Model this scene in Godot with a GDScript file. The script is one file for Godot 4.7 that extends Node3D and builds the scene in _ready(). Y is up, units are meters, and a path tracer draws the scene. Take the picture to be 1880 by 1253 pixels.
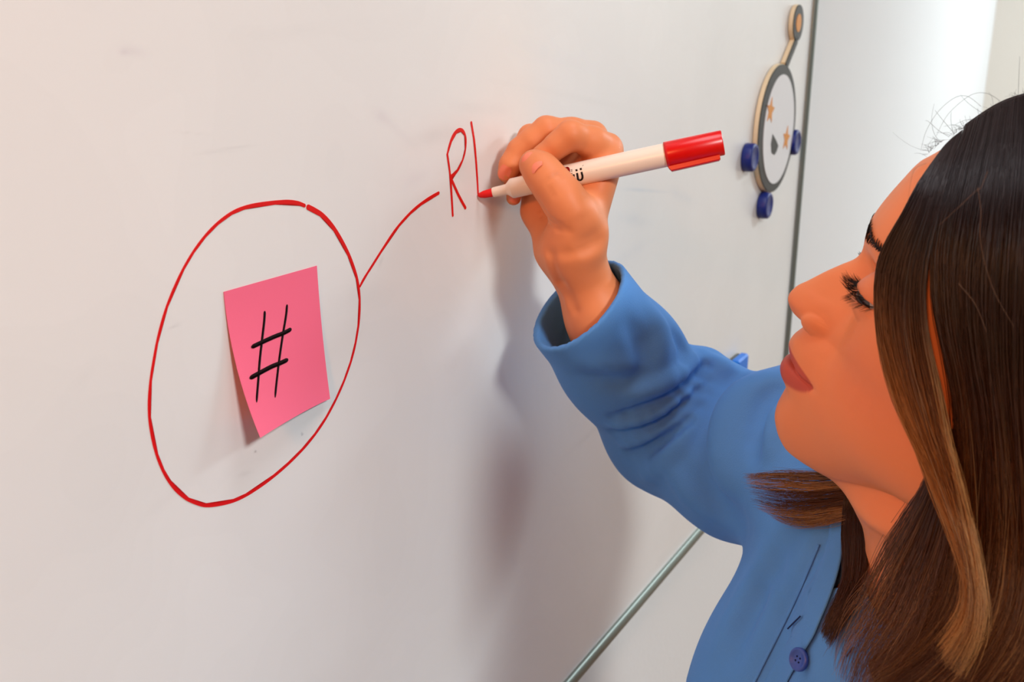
extends Node3D

# ------------------------------------------------------------------ frame of reference
# The board's face is the plane z = 0, x runs along the board, y is up, metres.
const IMG := Vector2(1880, 1253)
const FOCAL := 1825.0
const EYE := Vector3(0.0, 1.70, 0.355)
var cam_basis := Basis()

func setup_basis() -> void:
	var h := 553.5
	var v := Vector3(0, FOCAL, h).normalized()
	var u := Vector3(1120, h, -FOCAL).normalized()
	var n := u.cross(v)
	# rows are the world axes in camera space
	cam_basis = Basis(Vector3(u.x, v.x, n.x), Vector3(u.y, v.y, n.y), Vector3(u.z, v.z, n.z))

func ray(px: float, py: float) -> Vector3:
	return cam_basis * Vector3((px - IMG.x / 2) / FOCAL, (IMG.y / 2 - py) / FOCAL, -1.0)

func pt(px: float, py: float, depth: float) -> Vector3:
	return EYE + ray(px, py) * depth

func on_board(px: float, py: float, z := 0.0) -> Vector3:
	var r := ray(px, py)
	return EYE + r * ((z - EYE.z) / r.z)

# ------------------------------------------------------------------ naming helpers
var used := {}

func numbered(called: String) -> String:
	if not used.has(called):
		used[called] = 0
		return called
	used[called] += 1
	return "%s_%03d" % [called, used[called]]

func tag(o: Node3D, label: String, category: String, group := "") -> Node3D:
	o.set_meta("label", label)
	o.set_meta("category", category)
	if group:
		o.set_meta("group", group)
	return o

func thing(called: String, label: String, category: String, at := Vector3.ZERO, group := "") -> Node3D:
	var o := Node3D.new()
	o.name = numbered(called)
	add_child(o)
	o.position = at
	tag(o, label, category, group)
	return o

func obj(called: String, mesh: Mesh, mat: Material, parent: Node = null, label := "") -> MeshInstance3D:
	var o := MeshInstance3D.new()
	o.mesh = mesh
	if mat:
		o.material_override = mat
	o.cast_shadow = GeometryInstance3D.SHADOW_CASTING_SETTING_ON
	if parent == null:
		o.name = numbered(called)
		add_child(o)
	else:
		o.name = called
		parent.add_child(o, true)
	if label:
		o.set_meta("label", label)
	return o

func struct(called: String, mesh: Mesh, mat: Material) -> MeshInstance3D:
	var o := obj(called, mesh, mat)
	o.set_meta("kind", "structure")
	return o

# ------------------------------------------------------------------ materials
func mat(c: Color, rough := 0.6, spec := 0.5, metal := 0.0) -> StandardMaterial3D:
	var m := StandardMaterial3D.new()
	m.albedo_color = c
	m.roughness = rough
	m.metallic_specular = spec
	m.metallic = metal
	return m

func noise_tex(sz: int, freq: float, octaves: int, sd: int, a: Color, b: Color) -> NoiseTexture2D:
	var n := FastNoiseLite.new()
	n.seed = sd
	n.frequency = freq
	n.fractal_octaves = octaves
	var t := NoiseTexture2D.new()
	t.width = sz
	t.height = sz
	t.seamless = true
	t.noise = n
	var g := Gradient.new()
	g.set_color(0, a)
	g.set_color(1, b)
	t.color_ramp = g
	return t

func noise_bump(sz: int, freq: float, octaves: int, sd: int, strength: float) -> NoiseTexture2D:
	var n := FastNoiseLite.new()
	n.seed = sd
	n.frequency = freq
	n.fractal_octaves = octaves
	var t := NoiseTexture2D.new()
	t.width = sz
	t.height = sz
	t.seamless = true
	t.as_normal_map = true
	t.bump_strength = strength
	t.noise = n
	return t

# ------------------------------------------------------------------ mesh helpers
func quad(st: SurfaceTool, a: Vector3, b: Vector3, c: Vector3, d: Vector3) -> void:
	# a b c d counter-clockwise seen from the front
	st.add_vertex(a); st.add_vertex(c); st.add_vertex(b)
	st.add_vertex(a); st.add_vertex(d); st.add_vertex(c)

func box_mesh(lo: Vector3, hi: Vector3, bevel := 0.0) -> ArrayMesh:
	# a box with chamfered edges
	var st := SurfaceTool.new()
	st.begin(Mesh.PRIMITIVE_TRIANGLES)
	st.set_smooth_group(-1)
	var c := (lo + hi) / 2
	var e := (hi - lo) / 2
	var b := minf(bevel, minf(e.x, minf(e.y, e.z)) * 0.9)
	var pts := PackedVector3Array()
	for sx in [-1, 1]:
		for sy in [-1, 1]:
			for sz in [-1, 1]:
				var s := Vector3(sx, sy, sz)
				if b <= 0.0:
					pts.append(c + e * s)
				else:
					pts.append(c + s * Vector3(e.x, e.y - b, e.z - b))
					pts.append(c + s * Vector3(e.x - b, e.y, e.z - b))
					pts.append(c + s * Vector3(e.x - b, e.y - b, e.z))
	hull(st, pts, c)
	st.generate_normals()
	return st.commit()

func hull(st: SurfaceTool, pts: PackedVector3Array, centre: Vector3) -> void:
	var shape := ConvexPolygonShape3D.new()
	shape.points = pts
	# convex faces by brute force (few points)
	var n := pts.size()
	var seen_planes := {}
	for i in n:
		for j in range(i + 1, n):
			for k in range(j + 1, n):
				var nn := (pts[j] - pts[i]).cross(pts[k] - pts[i])
				if nn.length() < 1e-12:
					continue
				nn = nn.normalized()
				if nn.dot(pts[i] - centre) < 0:
					nn = -nn
				var d := nn.dot(pts[i])
				var key := "%d %d %d %d" % [roundi(nn.x * 1000), roundi(nn.y * 1000), roundi(nn.z * 1000), roundi(d * 200000)]
				if seen_planes.has(key):
					continue
				seen_planes[key] = true
				var on := []
				var ok := true
				for q in pts:
					var s := nn.dot(q) - d
					if s > 1e-6:
						ok = false
						break
					if s > -1e-6:
						on.append(q)
				if not ok:
					continue
				var m := Vector3.ZERO
				for q in on:
					m += q
				m /= on.size()
				var ax: Vector3 = (on[0] - m).normalized()
				var ay := nn.cross(ax)
				on.sort_custom(func(p, q): return atan2((p - m).dot(ay), (p - m).dot(ax)) < atan2((q - m).dot(ay), (q - m).dot(ax)))
				for t in range(1, on.size() - 1):
					st.add_vertex(on[0]); st.add_vertex(on[t + 1]); st.add_vertex(on[t])

func lathe(st: SurfaceTool, prof: Array, at: Vector3, axis: Vector3, seg := 32, side := Vector3.ZERO) -> void:
	# prof: Vector2(radius, distance along axis); outward when the distance grows
	var y := axis.normalized()
	var x := y.cross(Vector3.UP if absf(y.y) < 0.9 else Vector3.RIGHT).normalized()
	if side != Vector3.ZERO:
		x = (side - y * side.dot(y)).normalized()
	var z := x.cross(y)
	for i in prof.size() - 1:
		for k in seg:
			var a0 := TAU * k / seg
			var a1 := TAU * (k + 1) / seg
			var d0 := x * cos(a0) + z * sin(a0)
			var d1 := x * cos(a1) + z * sin(a1)
			var p0: Vector2 = prof[i]
			var p1: Vector2 = prof[i + 1]
			var a := at + y * p0.y + d0 * p0.x
			var b := at + y * p0.y + d1 * p0.x
			var c := at + y * p1.y + d1 * p1.x
			var d := at + y * p1.y + d0 * p1.x
			if p0.x > 1e-7:
				st.add_vertex(a); st.add_vertex(b); st.add_vertex(c)
			if p1.x > 1e-7:
				st.add_vertex(a); st.add_vertex(c); st.add_vertex(d)

func begin(smooth := true) -> SurfaceTool:
	var st := SurfaceTool.new()
	st.begin(Mesh.PRIMITIVE_TRIANGLES)
	st.set_smooth_group(0 if smooth else -1)
	return st

func done(st: SurfaceTool) -> ArrayMesh:
	st.index()
	st.generate_normals()
	return st.commit()

func spline(pts: Array, n: int) -> Array:
	# Catmull-Rom through the points (Vector2, Vector3 or float), n samples per span
	var out := []
	for i in pts.size() - 1:
		var p0 = pts[maxi(i - 1, 0)]
		var p1 = pts[i]
		var p2 = pts[i + 1]
		var p3 = pts[mini(i + 2, pts.size() - 1)]
		for k in n:
			out.append(crom(p0, p1, p2, p3, float(k) / n))
	out.append(pts[-1])
	return out

func crom(p0, p1, p2, p3, t: float):
	return p1 + ((p2 - p0) * t + (p0 * 2.0 - p1 * 5.0 + p2 * 4.0 - p3) * (t * t) + (p1 * 3.0 - p0 - p2 * 3.0 + p3) * (t * t * t)) * 0.5

func at_curve(pts: Array, t: float):
	# t in 0..1 along the whole Catmull-Rom curve
	var f := clampf(t, 0.0, 1.0) * (pts.size() - 1)
	var i := mini(int(f), pts.size() - 2)
	return crom(pts[maxi(i - 1, 0)], pts[i], pts[i + 1], pts[mini(i + 2, pts.size() - 1)], f - i)

# a raised ribbon of ink on the plane (origin, ax, ay): pts Vector2 metres, widths metres
func ink(pts: Array, wd: Array, lift: float, thick := 0.00015) -> ArrayMesh:
	var st := begin(true)
	var n := pts.size()
	var left := []
	var right := []
	for i in n:
		var d: Vector2 = (pts[mini(i + 1, n - 1)] - pts[maxi(i - 1, 0)]).normalized()
		var nn: Vector2 = Vector2(-d.y, d.x) * float(wd[i]) * 0.5
		left.append(pts[i] + nn)
		right.append(pts[i] - nn)
	var out := []
	# rounded ends
	for k in range(0, 7):
		var a := PI * (0.5 + float(k) / 6.0)
		var d: Vector2 = (pts[1] - pts[0]).normalized()
		out.append(pts[0] + (d * cos(a) + Vector2(-d.y, d.x) * sin(a)) * wd[0] * 0.5)
	var poly := PackedVector2Array()
	for k in out:
		poly.append(k)
	for i in range(1, n - 1):
		poly.append(right[i])
	for k in range(0, 7):
		var a := PI * (-0.5 + float(k) / 6.0)
		var d: Vector2 = (pts[n - 1] - pts[n - 2]).normalized()
		poly.append(pts[n - 1] + (d * cos(a) + Vector2(-d.y, d.x) * sin(a)) * wd[n - 1] * 0.5)
	for i in range(n - 2, 0, -1):
		poly.append(left[i])
	plate(st, poly, lift, lift + thick)
	st.generate_normals()
	return st.commit()

# extrude a polygon (x, y metres) from z0 to z1 in local space
func plate(st: SurfaceTool, poly: PackedVector2Array, z0: float, z1: float) -> void:
	var tri := Geometry2D.triangulate_polygon(poly)
	st.set_smooth_group(-1)
	for i in range(0, tri.size(), 3):
		var a := poly[tri[i]]
		var b := poly[tri[i + 1]]
		var c := poly[tri[i + 2]]
		if (b - a).cross(c - a) > 0:
			var s := b
			b = c
			c = s
		st.add_vertex(Vector3(a.x, a.y, z1)); st.add_vertex(Vector3(b.x, b.y, z1)); st.add_vertex(Vector3(c.x, c.y, z1))
		st.add_vertex(Vector3(a.x, a.y, z0)); st.add_vertex(Vector3(c.x, c.y, z0)); st.add_vertex(Vector3(b.x, b.y, z0))
	var ccw := not Geometry2D.is_polygon_clockwise(poly)
	var n := poly.size()
	for i in n:
		var a := poly[i]
		var b := poly[(i + 1) % n]
		if not ccw:
			var s := a
			a = b
			b = s
		quad(st, Vector3(a.x, a.y, z0), Vector3(b.x, b.y, z0), Vector3(b.x, b.y, z1), Vector3(a.x, a.y, z1))

# ------------------------------------------------------------------ the scene
func _ready() -> void:
	setup_basis()
	var cam := Camera3D.new()
	cam.name = "camera"
	cam.transform = Transform3D(cam_basis, EYE)
	cam.fov = rad_to_deg(2.0 * atan(IMG.y / 2 / FOCAL))
	cam.near = 0.02
	cam.far = 50.0
	var att := CameraAttributesPhysical.new()
	att.frustum_focus_distance = 0.56
	att.frustum_focal_length = 35.0
	att.exposure_aperture = 14.0
	cam.attributes = att
	cam.current = true
	add_child(cam)
	var we := WorldEnvironment.new()
	we.name = "environment"
	var env := Environment.new()
	env.background_mode = Environment.BG_COLOR
	env.background_color = Color(0.62, 0.72, 0.85)
	env.tonemap_mode = Environment.TONE_MAPPER_LINEAR
	env.tonemap_exposure = 1.0
	env.sdfgi_enabled = true
	env.ssao_enabled = true
	env.ssil_enabled = true
	we.environment = env
	add_child(we)
	# ceiling panels: above the hand, near the right wall and behind the camera; a warm globe lamp stands left of the camera
	ceiling_panel(Vector3(0.55, 2.7, 0.42), Vector2(0.5, 0.5), Color(0.95, 0.97, 1.0), 0.48, "close to the whiteboard")
	ceiling_panel(Vector3(3.1, 2.7, 1.4), Vector2(1.2, 0.6), Color(0.92, 0.975, 1.0), 6.7, "near the right wall")
	ceiling_panel(Vector3(-0.28, 2.7, 1.8), Vector2(0.42, 0.42), Color(0.955, 0.98, 0.97), 5.6, "behind the camera")
	globe_lamp(Vector3(-0.62, 2.05, 0.36), Color(1.0, 0.655, 0.42), 0.60)
	room()
	whiteboard()
	sticky_note()
	wall_sign()
	magnets()
	marker()
	person()

func ceiling_panel(at: Vector3, size: Vector2, col: Color, energy: float, which: String) -> void:
	var o := thing("ceiling_light", "flat white ceiling light panel " + which, "ceiling light", at)
	var st := begin(false)
	var hx := size.x / 2
	var hz := size.y / 2
	obj("light_frame", box_mesh(Vector3(-hx - 0.02, -0.01, -hz - 0.02), Vector3(hx + 0.02, 0.098, hz + 0.02), 0.003), mat(Color(0.9, 0.9, 0.9), 0.5), o)
	var em := mat(Color(0.95, 0.95, 0.95), 0.6)
	em.emission_enabled = true
	em.emission = col
	em.emission_energy_multiplier = 1.0
	obj("light_diffuser", box_mesh(Vector3(-hx, -0.014, -hz), Vector3(hx, -0.011, hz)), em, o)
	var l := AreaLight3D.new()
	l.name = "panel_light"
	l.area_size = size
	l.light_color = col
	l.light_energy = energy
	l.shadow_enabled = true
	l.area_range = 12.0
	l.position = Vector3(0, -0.02, 0)
	l.rotation_degrees = Vector3(-90, 0, 0)
	o.add_child(l)

func globe_lamp(at: Vector3, col: Color, energy: float) -> void:
	var o := thing("floor_lamp", "warm glowing globe lamp on a thin pole left of the camera", "lamp", Vector3(at.x, 0.0, at.z))
	var st := begin()
	lathe(st, [Vector2(0, at.y - 0.055), Vector2(0.03, at.y - 0.055), Vector2(0.03, at.y - 0.085), Vector2(0.008, at.y - 0.09), Vector2(0.008, 0.025), Vector2(0.11, 0.022), Vector2(0.115, 0.015), Vector2(0.115, 0.0), Vector2(0, 0.0)], Vector3.ZERO, Vector3.UP, 40)
	obj("lamp_pole", done(st), mat(Color(0.15, 0.14, 0.13), 0.5), o)
	st = begin()
	var prof := []
	for i in 17:
		var a := PI * i / 16.0
		prof.append(Vector2(0.06 * sin(a), at.y + 0.06 * cos(a)))
	lathe(st, prof, Vector3.ZERO, Vector3.UP, 40)
	var em := mat(Color(0.95, 0.93, 0.9), 0.5)
	em.emission_enabled = true
	em.emission = col
	em.emission_energy_multiplier = 2.0
	obj("lamp_bulb", done(st), em, o)
	var l := OmniLight3D.new()
	l.name = "lamp_light"
	l.light_color = col
	l.light_energy = energy
	l.light_size = 0.06
	l.omni_range = 12.0
	l.omni_attenuation = 2.0
	l.shadow_enabled = true
	l.position = Vector3(0, at.y, 0)
	o.add_child(l)

func room() -> void:
	var paint := mat(Color(0.90, 0.90, 0.90), 0.75, 0.3)
	paint.normal_enabled = true
	paint.normal_texture = noise_bump(512, 0.05, 4, 3, 2.0)
	paint.normal_scale = 0.15
	paint.uv1_triplanar = true
	paint.uv1_world_triplanar = true
	paint.uv1_scale = Vector3(3, 3, 3)
	var cream := paint.duplicate()
	cream.albedo_color = Color(0.90, 0.88, 0.84)
	var X0 := -3.0
	var X1 := 3.8
	var Z0 := -0.022
	var Z1 := 4.0
	var H := 2.8
	var grey := paint.duplicate()
	grey.albedo_color = Color(0.50, 0.36, 0.26)
	struct("wall_front", box_mesh(Vector3(X0 - 0.15, -0.1, Z0 - 0.15), Vector3(X1 + 0.15, H + 0.1, Z0)), paint)
	struct("wall_right", box_mesh(Vector3(X1, -0.1, Z0), Vector3(X1 + 0.15, H + 0.1, Z1)), cream)
	struct("wall_left", box_mesh(Vector3(X0 - 0.15, -0.1, Z0), Vector3(X0, H + 0.1, Z1)), grey)
	struct("wall_back", box_mesh(Vector3(X0 - 0.15, -0.1, Z1), Vector3(X1 + 0.15, H + 0.1, Z1 + 0.15)), grey)
	struct("ceiling", box_mesh(Vector3(X0, H, Z0), Vector3(X1, H + 0.15, Z1)), grey)
	var fm := mat(Color(0.58, 0.42, 0.29), 0.8, 0.3)
	fm.albedo_texture = noise_tex(512, 0.02, 5, 9, Color(0.9, 0.9, 0.9), Color(1, 1, 1))
	fm.uv1_triplanar = true
	fm.uv1_world_triplanar = true
	struct("floor", box_mesh(Vector3(X0, -0.15, Z0), Vector3(X1, 0.0, Z1)), fm)
	struct("baseboard_front", box_mesh(Vector3(X0, 0.0, Z0), Vector3(X1, 0.09, Z0 + 0.014), 0.004), mat(Color(0.88, 0.88, 0.87), 0.5))

# ------------------------------------------------------------------ the board and what is on it
const BX0 := -0.55
const BX1 := 1.388
const BY0 := 1.127
const BY1 := 2.15

func board_texture() -> ImageTexture:
	# faint ghosts of wiped writing, in board coordinates
	var w := 2048
	var h := 1024
	var im := Image.create(w, h, false, Image.FORMAT_RGB8)
	var n := FastNoiseLite.new()
	n.seed = 5
	n.frequency = 0.004
	n.fractal_octaves = 3
	var sm := []   # px, py, length px, half width, angle (deg), strength, tint
	for s in [
		[245, 95, 26, 11, 10, 0.030, 0], [228, 97, 10, 8, 0, 0.03, 0], [430, 272, 46, 3, -6, 0.035, 1], [400, 280, 40, 3, -4, 0.03, 1], [350, 245, 40, 2, 5, 0.02, 1],
		[700, 215, 24, 14, 40, 0.035, 0], [735, 245, 40, 10, 45, 0.022, 0], [320, 600, 14, 3, -25, 0.06, 1], [700, 480, 12, 3, -70, 0.05, 1], [660, 545, 70, 26, -10, 0.022, 1],
		[1180, 350, 45, 4, 4, 0.045, 2], [1165, 405, 30, 14, 10, 0.035, 2], [1250, 360, 25, 12, 30, 0.03, 2], [800, 250, 60, 20, -15, 0.035, 1], [880, 200, 50, 14, 5, 0.03, 1],
		[760, 330, 30, 16, -30, 0.02, 0], [300, 920, 60, 12, -40, 0.015, 1], [150, 700, 60, 14, -50, 0.012, 1], [450, 870, 14, 5, -20, 0.03, 1], [1090, 790, 60, 5, -42, 0.03, 1],
		[520, 60, 90, 16, -5, 0.012, 1], [1010, 100, 90, 20, 20, 0.010, 2], [1150, 470, 60, 12, -35, 0.015, 2], [555, 797, 2, 2, 0, 0.5, 1], [470, 830, 2.5, 1.6, 0, 0.45, 1], [1060, 180, 120, 8, 12, 0.012, 1]]:
		var c := on_board(s[0], s[1])
		var a := deg_to_rad(s[4])
		var e := on_board(s[0] + cos(a) * s[2], s[1] + sin(a) * s[2])
		var f := on_board(s[0] - sin(a) * s[3], s[1] + cos(a) * s[3])
		sm.append([Vector2(c.x, c.y), Vector2(e.x - c.x, e.y - c.y), Vector2(f.x - c.x, f.y - c.y), s[5], s[6]])
	var buf := PackedByteArray()
	buf.resize(w * h * 3)
	var tint := [Color(1.0, 1.25, 0.95), Color(1, 1, 1), Color(1.4, 1.0, 0.5)]
	var base := PackedFloat32Array()
	var marks := {}
	for s in sm:
		var c: Vector2 = s[0]
		var ex: Vector2 = s[1]
		var fx: Vector2 = s[2]
		var r := (absf(ex.x) + absf(fx.x)) * 1.8
		var ry := (absf(ex.y) + absf(fx.y)) * 1.8
		var det := ex.cross(fx)
		var ix0 := int((c.x - r - BX0) / (BX1 - BX0) * w)
		var ix1 := int((c.x + r - BX0) / (BX1 - BX0) * w) + 1
		var iy0 := int((BY1 - c.y - ry) / (BY1 - BY0) * h)
		var iy1 := int((BY1 - c.y + ry) / (BY1 - BY0) * h) + 1
		for iy in range(maxi(iy0, 0), mini(iy1, h - 1) + 1):
			for ix in range(maxi(ix0, 0), mini(ix1, w - 1) + 1):
				var p := Vector2(BX0 + (ix + 0.5) / w * (BX1 - BX0), BY1 - (iy + 0.5) / h * (BY1 - BY0)) - c
				var a := p.cross(fx) / det
				var b := ex.cross(p) / det
				var g := exp(-(a * a + b * b) * 1.6)
				if g > 0.02:
					var k := g * float(s[3]) * (0.75 + 0.5 * n.get_noise_2d(ix * 8.0, iy * 8.0))
					var t: Color = tint[s[4]]
					var key := iy * w + ix
					var old: Vector3 = marks.get(key, Vector3.ZERO)
					marks[key] = old + Vector3(t.r, t.g, t.b) * k
	for iy in h:
		for ix in w:
			var v := 0.985 + 0.02 * n.get_noise_2d(ix, iy)
			var m: Vector3 = marks.get(iy * w + ix, Vector3.ZERO)
			var o := (iy * w + ix) * 3
			buf[o] = int(clampf(v - m.x, 0, 1) * 255)
			buf[o + 1] = int(clampf(v - m.y, 0, 1) * 255)
			buf[o + 2] = int(clampf(v - m.z, 0, 1) * 255)
	im = Image.create_from_data(w, h, false, Image.FORMAT_RGB8, buf)
	return ImageTexture.create_from_image(im)

func rail(a: Vector3, b: Vector3, inward: Vector3, width: float) -> ArrayMesh:
	# an aluminium edge with a rounded face: sections from the outer edge inwards
	var st := begin()
	var prof := [Vector2(0, -0.018), Vector2(0, 0.001)]
	for i in 9:
		var t := PI * i / 8.0
		prof.append(Vector2(width * 0.5 - cos(t) * width * 0.5, 0.001 + sin(t) * 0.0045))
	prof.append(Vector2(width, -0.001))
	var z := Vector3(0, 0, 1)
	var flip := (b - a).cross(inward).z > 0
	for i in prof.size() - 1:
		var p: Vector2 = prof[i]
		var q: Vector2 = prof[i + 1]
		var v := [a + inward * p.x + z * p.y, b + inward * p.x + z * p.y, b + inward * q.x + z * q.y, a + inward * q.x + z * q.y]
		if flip:
			quad(st, v[0], v[1], v[2], v[3])
		else:
			quad(st, v[3], v[2], v[1], v[0])
	return done(st)

func traced(px: Array, n: int) -> Array:
	var o := []
	for p in px:
		var q := on_board(p[0], p[1])
		o.append(Vector2(q.x, q.y))
	return spline(o, n)

func widths(vals: Array, n: int) -> Array:
	var o := []
	for i in n:
		o.append(at_curve(vals, float(i) / (n - 1)))
	return o

func whiteboard() -> void:
	var o := thing("whiteboard", "large glossy whiteboard with a thin grey metal edge on the white wall", "whiteboard", Vector3.ZERO)
	var st := begin(false)
	st.set_uv(Vector2.ZERO)
	var face := SurfaceTool.new()
	face.begin(Mesh.PRIMITIVE_TRIANGLES)
	var q := [Vector3(BX0, BY0, 0), Vector3(BX1, BY0, 0), Vector3(BX1, BY1, 0), Vector3(BX0, BY1, 0)]
	var uv := [Vector2(0, 1), Vector2(1, 1), Vector2(1, 0), Vector2(0, 0)]
	for k in [0, 2, 1, 0, 3, 2]:
		face.set_normal(Vector3(0, 0, 1))
		face.set_uv(uv[k])
		face.add_vertex(q[k])
	# the back and the sides of the sheet
	var zb := -0.016
	for k in [0, 1, 2, 0, 2, 3]:
		face.set_normal(Vector3(0, 0, -1))
		face.set_uv(Vector2(0, 0))
		face.add_vertex(Vector3(q[k].x, q[k].y, zb))
	var bm := mat(Color(0.92, 0.92, 0.915), 0.30, 0.5)
	bm.albedo_texture = board_texture()
	obj("panel", face.commit(), bm, o)
	var al := mat(Color(0.50, 0.54, 0.52), 0.42, 0.5, 0.55)
	var w := 0.014
	obj("edge_rail", rail(Vector3(BX0, BY0 - 0.004, 0), Vector3(BX1 + 0.004, BY0 - 0.004, 0), Vector3.UP, w), al, o)
	obj("edge_rail", rail(Vector3(BX0, BY1, 0), Vector3(BX1 + 0.004, BY1, 0), Vector3.DOWN, w), al, o)
	obj("edge_rail", rail(Vector3(BX1 + 0.004, BY0 - 0.004, 0), Vector3(BX1 + 0.004, BY1, 0), Vector3.LEFT, w), al, o)
	obj("edge_rail", rail(Vector3(BX0, BY0 - 0.004, 0), Vector3(BX0, BY1, 0), Vector3.RIGHT, w), al, o)
	# red marker drawing
	var red := mat(Color(0.86, 0.055, 0.05), 0.45, 0.4)
	var L := 0.0001
	var c := traced([[566, 381], [578, 387], [592, 396], [608, 413], [624, 437], [640, 468], [651, 497], [657, 520], [660, 545], [660, 575], [657, 605], [649, 647], [635, 691], [617, 733], [594, 775], [567, 812], [536, 845], [503, 874], [470, 898], [440, 915], [412, 924], [380, 928], [357, 922], [338, 912], [318, 893], [300, 864], [286, 827], [277, 785], [274, 745], [277, 700], [284, 655], [292, 615], [304, 572], [320, 530], [341, 487], [366, 448], [394, 416], [425, 392], [455, 380], [490, 374], [526, 371], [546, 373], [559, 378]], 5)
	obj("drawn_circle", ink(c, widths([0.0030, 0.0026, 0.0022, 0.0017, 0.0016, 0.0016, 0.0018, 0.0019, 0.0019, 0.0017, 0.0015, 0.0014, 0.0014, 0.0014, 0.0017, 0.0021, 0.0020], c.size()), L), red, o, "red hand-drawn circle around the sticky note")
	c = traced([[661, 526], [668, 512], [683, 489], [703, 457], [728, 420], [757, 388], [784, 367], [805, 355]], 6)
	obj("drawn_line", ink(c, widths([0.0014, 0.0016, 0.0018, 0.0022], c.size()), L), red, o, "red line running from the circle to the letters")
	c = traced([[821, 284], [824, 304], [827, 330], [829, 362], [831, 396]], 6)
	obj("letter_stroke", ink(c, widths([0.0019, 0.0018, 0.0021, 0.0020], c.size()), L), red, o, "stem of the red letter R")
	c = traced([[821, 284], [825, 268], [831, 252], [838, 242], [845, 239], [851, 243], [855, 256], [854, 276], [850, 292], [843, 308], [836, 318], [828, 326], [833, 340], [843, 362], [854, 382]], 6)
	obj("letter_stroke", ink(c, widths([0.0015, 0.0024, 0.0024, 0.0016, 0.0014, 0.0021, 0.0022, 0.0023], c.size()), L * 1.3), red, o, "bowl and leg of the red letter R")
	c = traced([[865, 226], [868, 244], [871, 264], [874, 300], [876, 330], [877.5, 356]], 6)
	obj("letter_stroke", ink(c, widths([0.0021, 0.0020, 0.0020, 0.0017], c.size()), L), red, o, "unfinished straight red stroke at the marker tip")

func sticky_note() -> void:
	# 76 mm square held by its top edge; the lower left corner curls away from the board
	var tl := on_board(410, 536)
	var tr := on_board(581, 488)
	var w := tr.x - tl.x
	var o := thing("sticky_note", "pink square sticky note with a black hash sign inside the red circle", "sticky note", tl)
	var h := 0.0755
	var n := 24
	var lift := func(u: float, v: float) -> Vector3:
		# u across, v down
		var c := pow(v, 2.0) * (0.0125 * pow(1.0 - u, 1.4) + 0.0035) + 0.0004
		var dy := -h * v + pow(v, 2.0) * 0.0030 * (1.0 - u)
		return Vector3(w * u + 0.0006 * v, dy, c)
	var st := begin()
	for side in 2:
		for i in n:
			for j in n:
				var p := []
				for k in [[0, 0], [1, 0], [1, 1], [0, 1]]:
					var q: Vector3 = lift.call(float(i + k[0]) / n, float(j + k[1]) / n)
					p.append(q + Vector3(0, 0, 0.0001 if side == 0 else 0.0))
				if side == 0:
					quad(st, p[3], p[2], p[1], p[0])
				else:
					quad(st, p[0], p[1], p[2], p[3])
	var pm := mat(Color(0.98, 0.45, 0.57), 0.8, 0.2)
	pm.backlight_enabled = true
	pm.backlight = Color(0.35, 0.35, 0.35)
	pm.normal_enabled = true
	pm.normal_texture = noise_bump(256, 0.2, 3, 21, 1.0)
	pm.normal_scale = 0.1
	pm.uv1_triplanar = true
	pm.uv1_scale = Vector3(20, 20, 20)
	obj("paper", done(st), pm, o)
	# the hash sign, four strokes that follow the paper
	var black := mat(Color(0.10, 0.015, 0.03), 0.6, 0.3)
	for s in [
		[[486, 571], [485, 590], [481, 625], [477, 660], [474, 700], [471, 739], 0.0016],
		[[527, 559], [525, 580], [520, 610], [514, 650], [509, 690], [505, 730], 0.0016],
		[[461, 638], [480, 629], [502, 619], [522, 611], [535, 604], 0.0023],
		[[458, 695], [478, 684], [499, 673], [514, 667], [529, 660], 0.0024]]:
		var px := []
		for k in s.size() - 1:
			px.append(s[k])
		var width: float = s[-1]
		# intersect the view ray with the curled paper
		var uvs := []
		for p in px:
			var z := 0.002
			var u := 0.0
			var v := 0.0
			for it in 12:
				var b := on_board(p[0], p[1], z) - tl
				v = clampf(-b.y / h, 0, 1)
				for jt in 3:
					v = clampf((-b.y + pow(v, 2.0) * 0.0030 * (1.0 - u)) / h, 0, 1)
				u = clampf((b.x - 0.0006 * v) / w, 0, 1)
				z = lift.call(u, v).z
			uvs.append(Vector2(u, v))
		var line := spline(uvs, 6)
		st = begin()
		var m := line.size()
		for i in m - 1:
			var row := []
			for e in [i, i + 1]:
				var d: Vector2 = (line[mini(e + 1, m - 1)] - line[maxi(e - 1, 0)])
				d = Vector2(d.x * w, d.y * h).normalized()
				var k := width * 0.5 * sqrt(clampf(minf(e, m - 1 - e) / 1.6, 0.12, 1.0))
				var nn := Vector2(-d.y / w, d.x / h) * k
				row.append(lift.call(line[e].x + nn.x, line[e].y + nn.y) + Vector3(0, 0, 0.0003))
				row.append(lift.call(line[e].x - nn.x, line[e].y - nn.y) + Vector3(0, 0, 0.0003))
			quad(st, row[0], row[1], row[3], row[2])
			quad(st, row[2], row[3], row[1], row[0])
		obj("hash_stroke", done(st), black, o)

func circle_poly(c: Vector2, rx: float, ry: float, n := 48) -> PackedVector2Array:
	var p := PackedVector2Array()
	for i in n:
		p.append(c + Vector2(cos(TAU * i / n) * rx, sin(TAU * i / n) * ry))
	return p

func star_poly(c: Vector2, r: float, turn: float) -> PackedVector2Array:
	var p := PackedVector2Array()
	for i in 10:
		var a := turn + TAU * i / 10.0
		var k := r if i % 2 == 0 else r * 0.45
		p.append(c + Vector2(sin(a), cos(a)) * k)
	return p

func plate_mesh(poly: PackedVector2Array, z0: float, z1: float) -> ArrayMesh:
	var st := begin(false)
	plate(st, poly, z0, z1)
	st.generate_normals()
	return st.commit()

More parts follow.
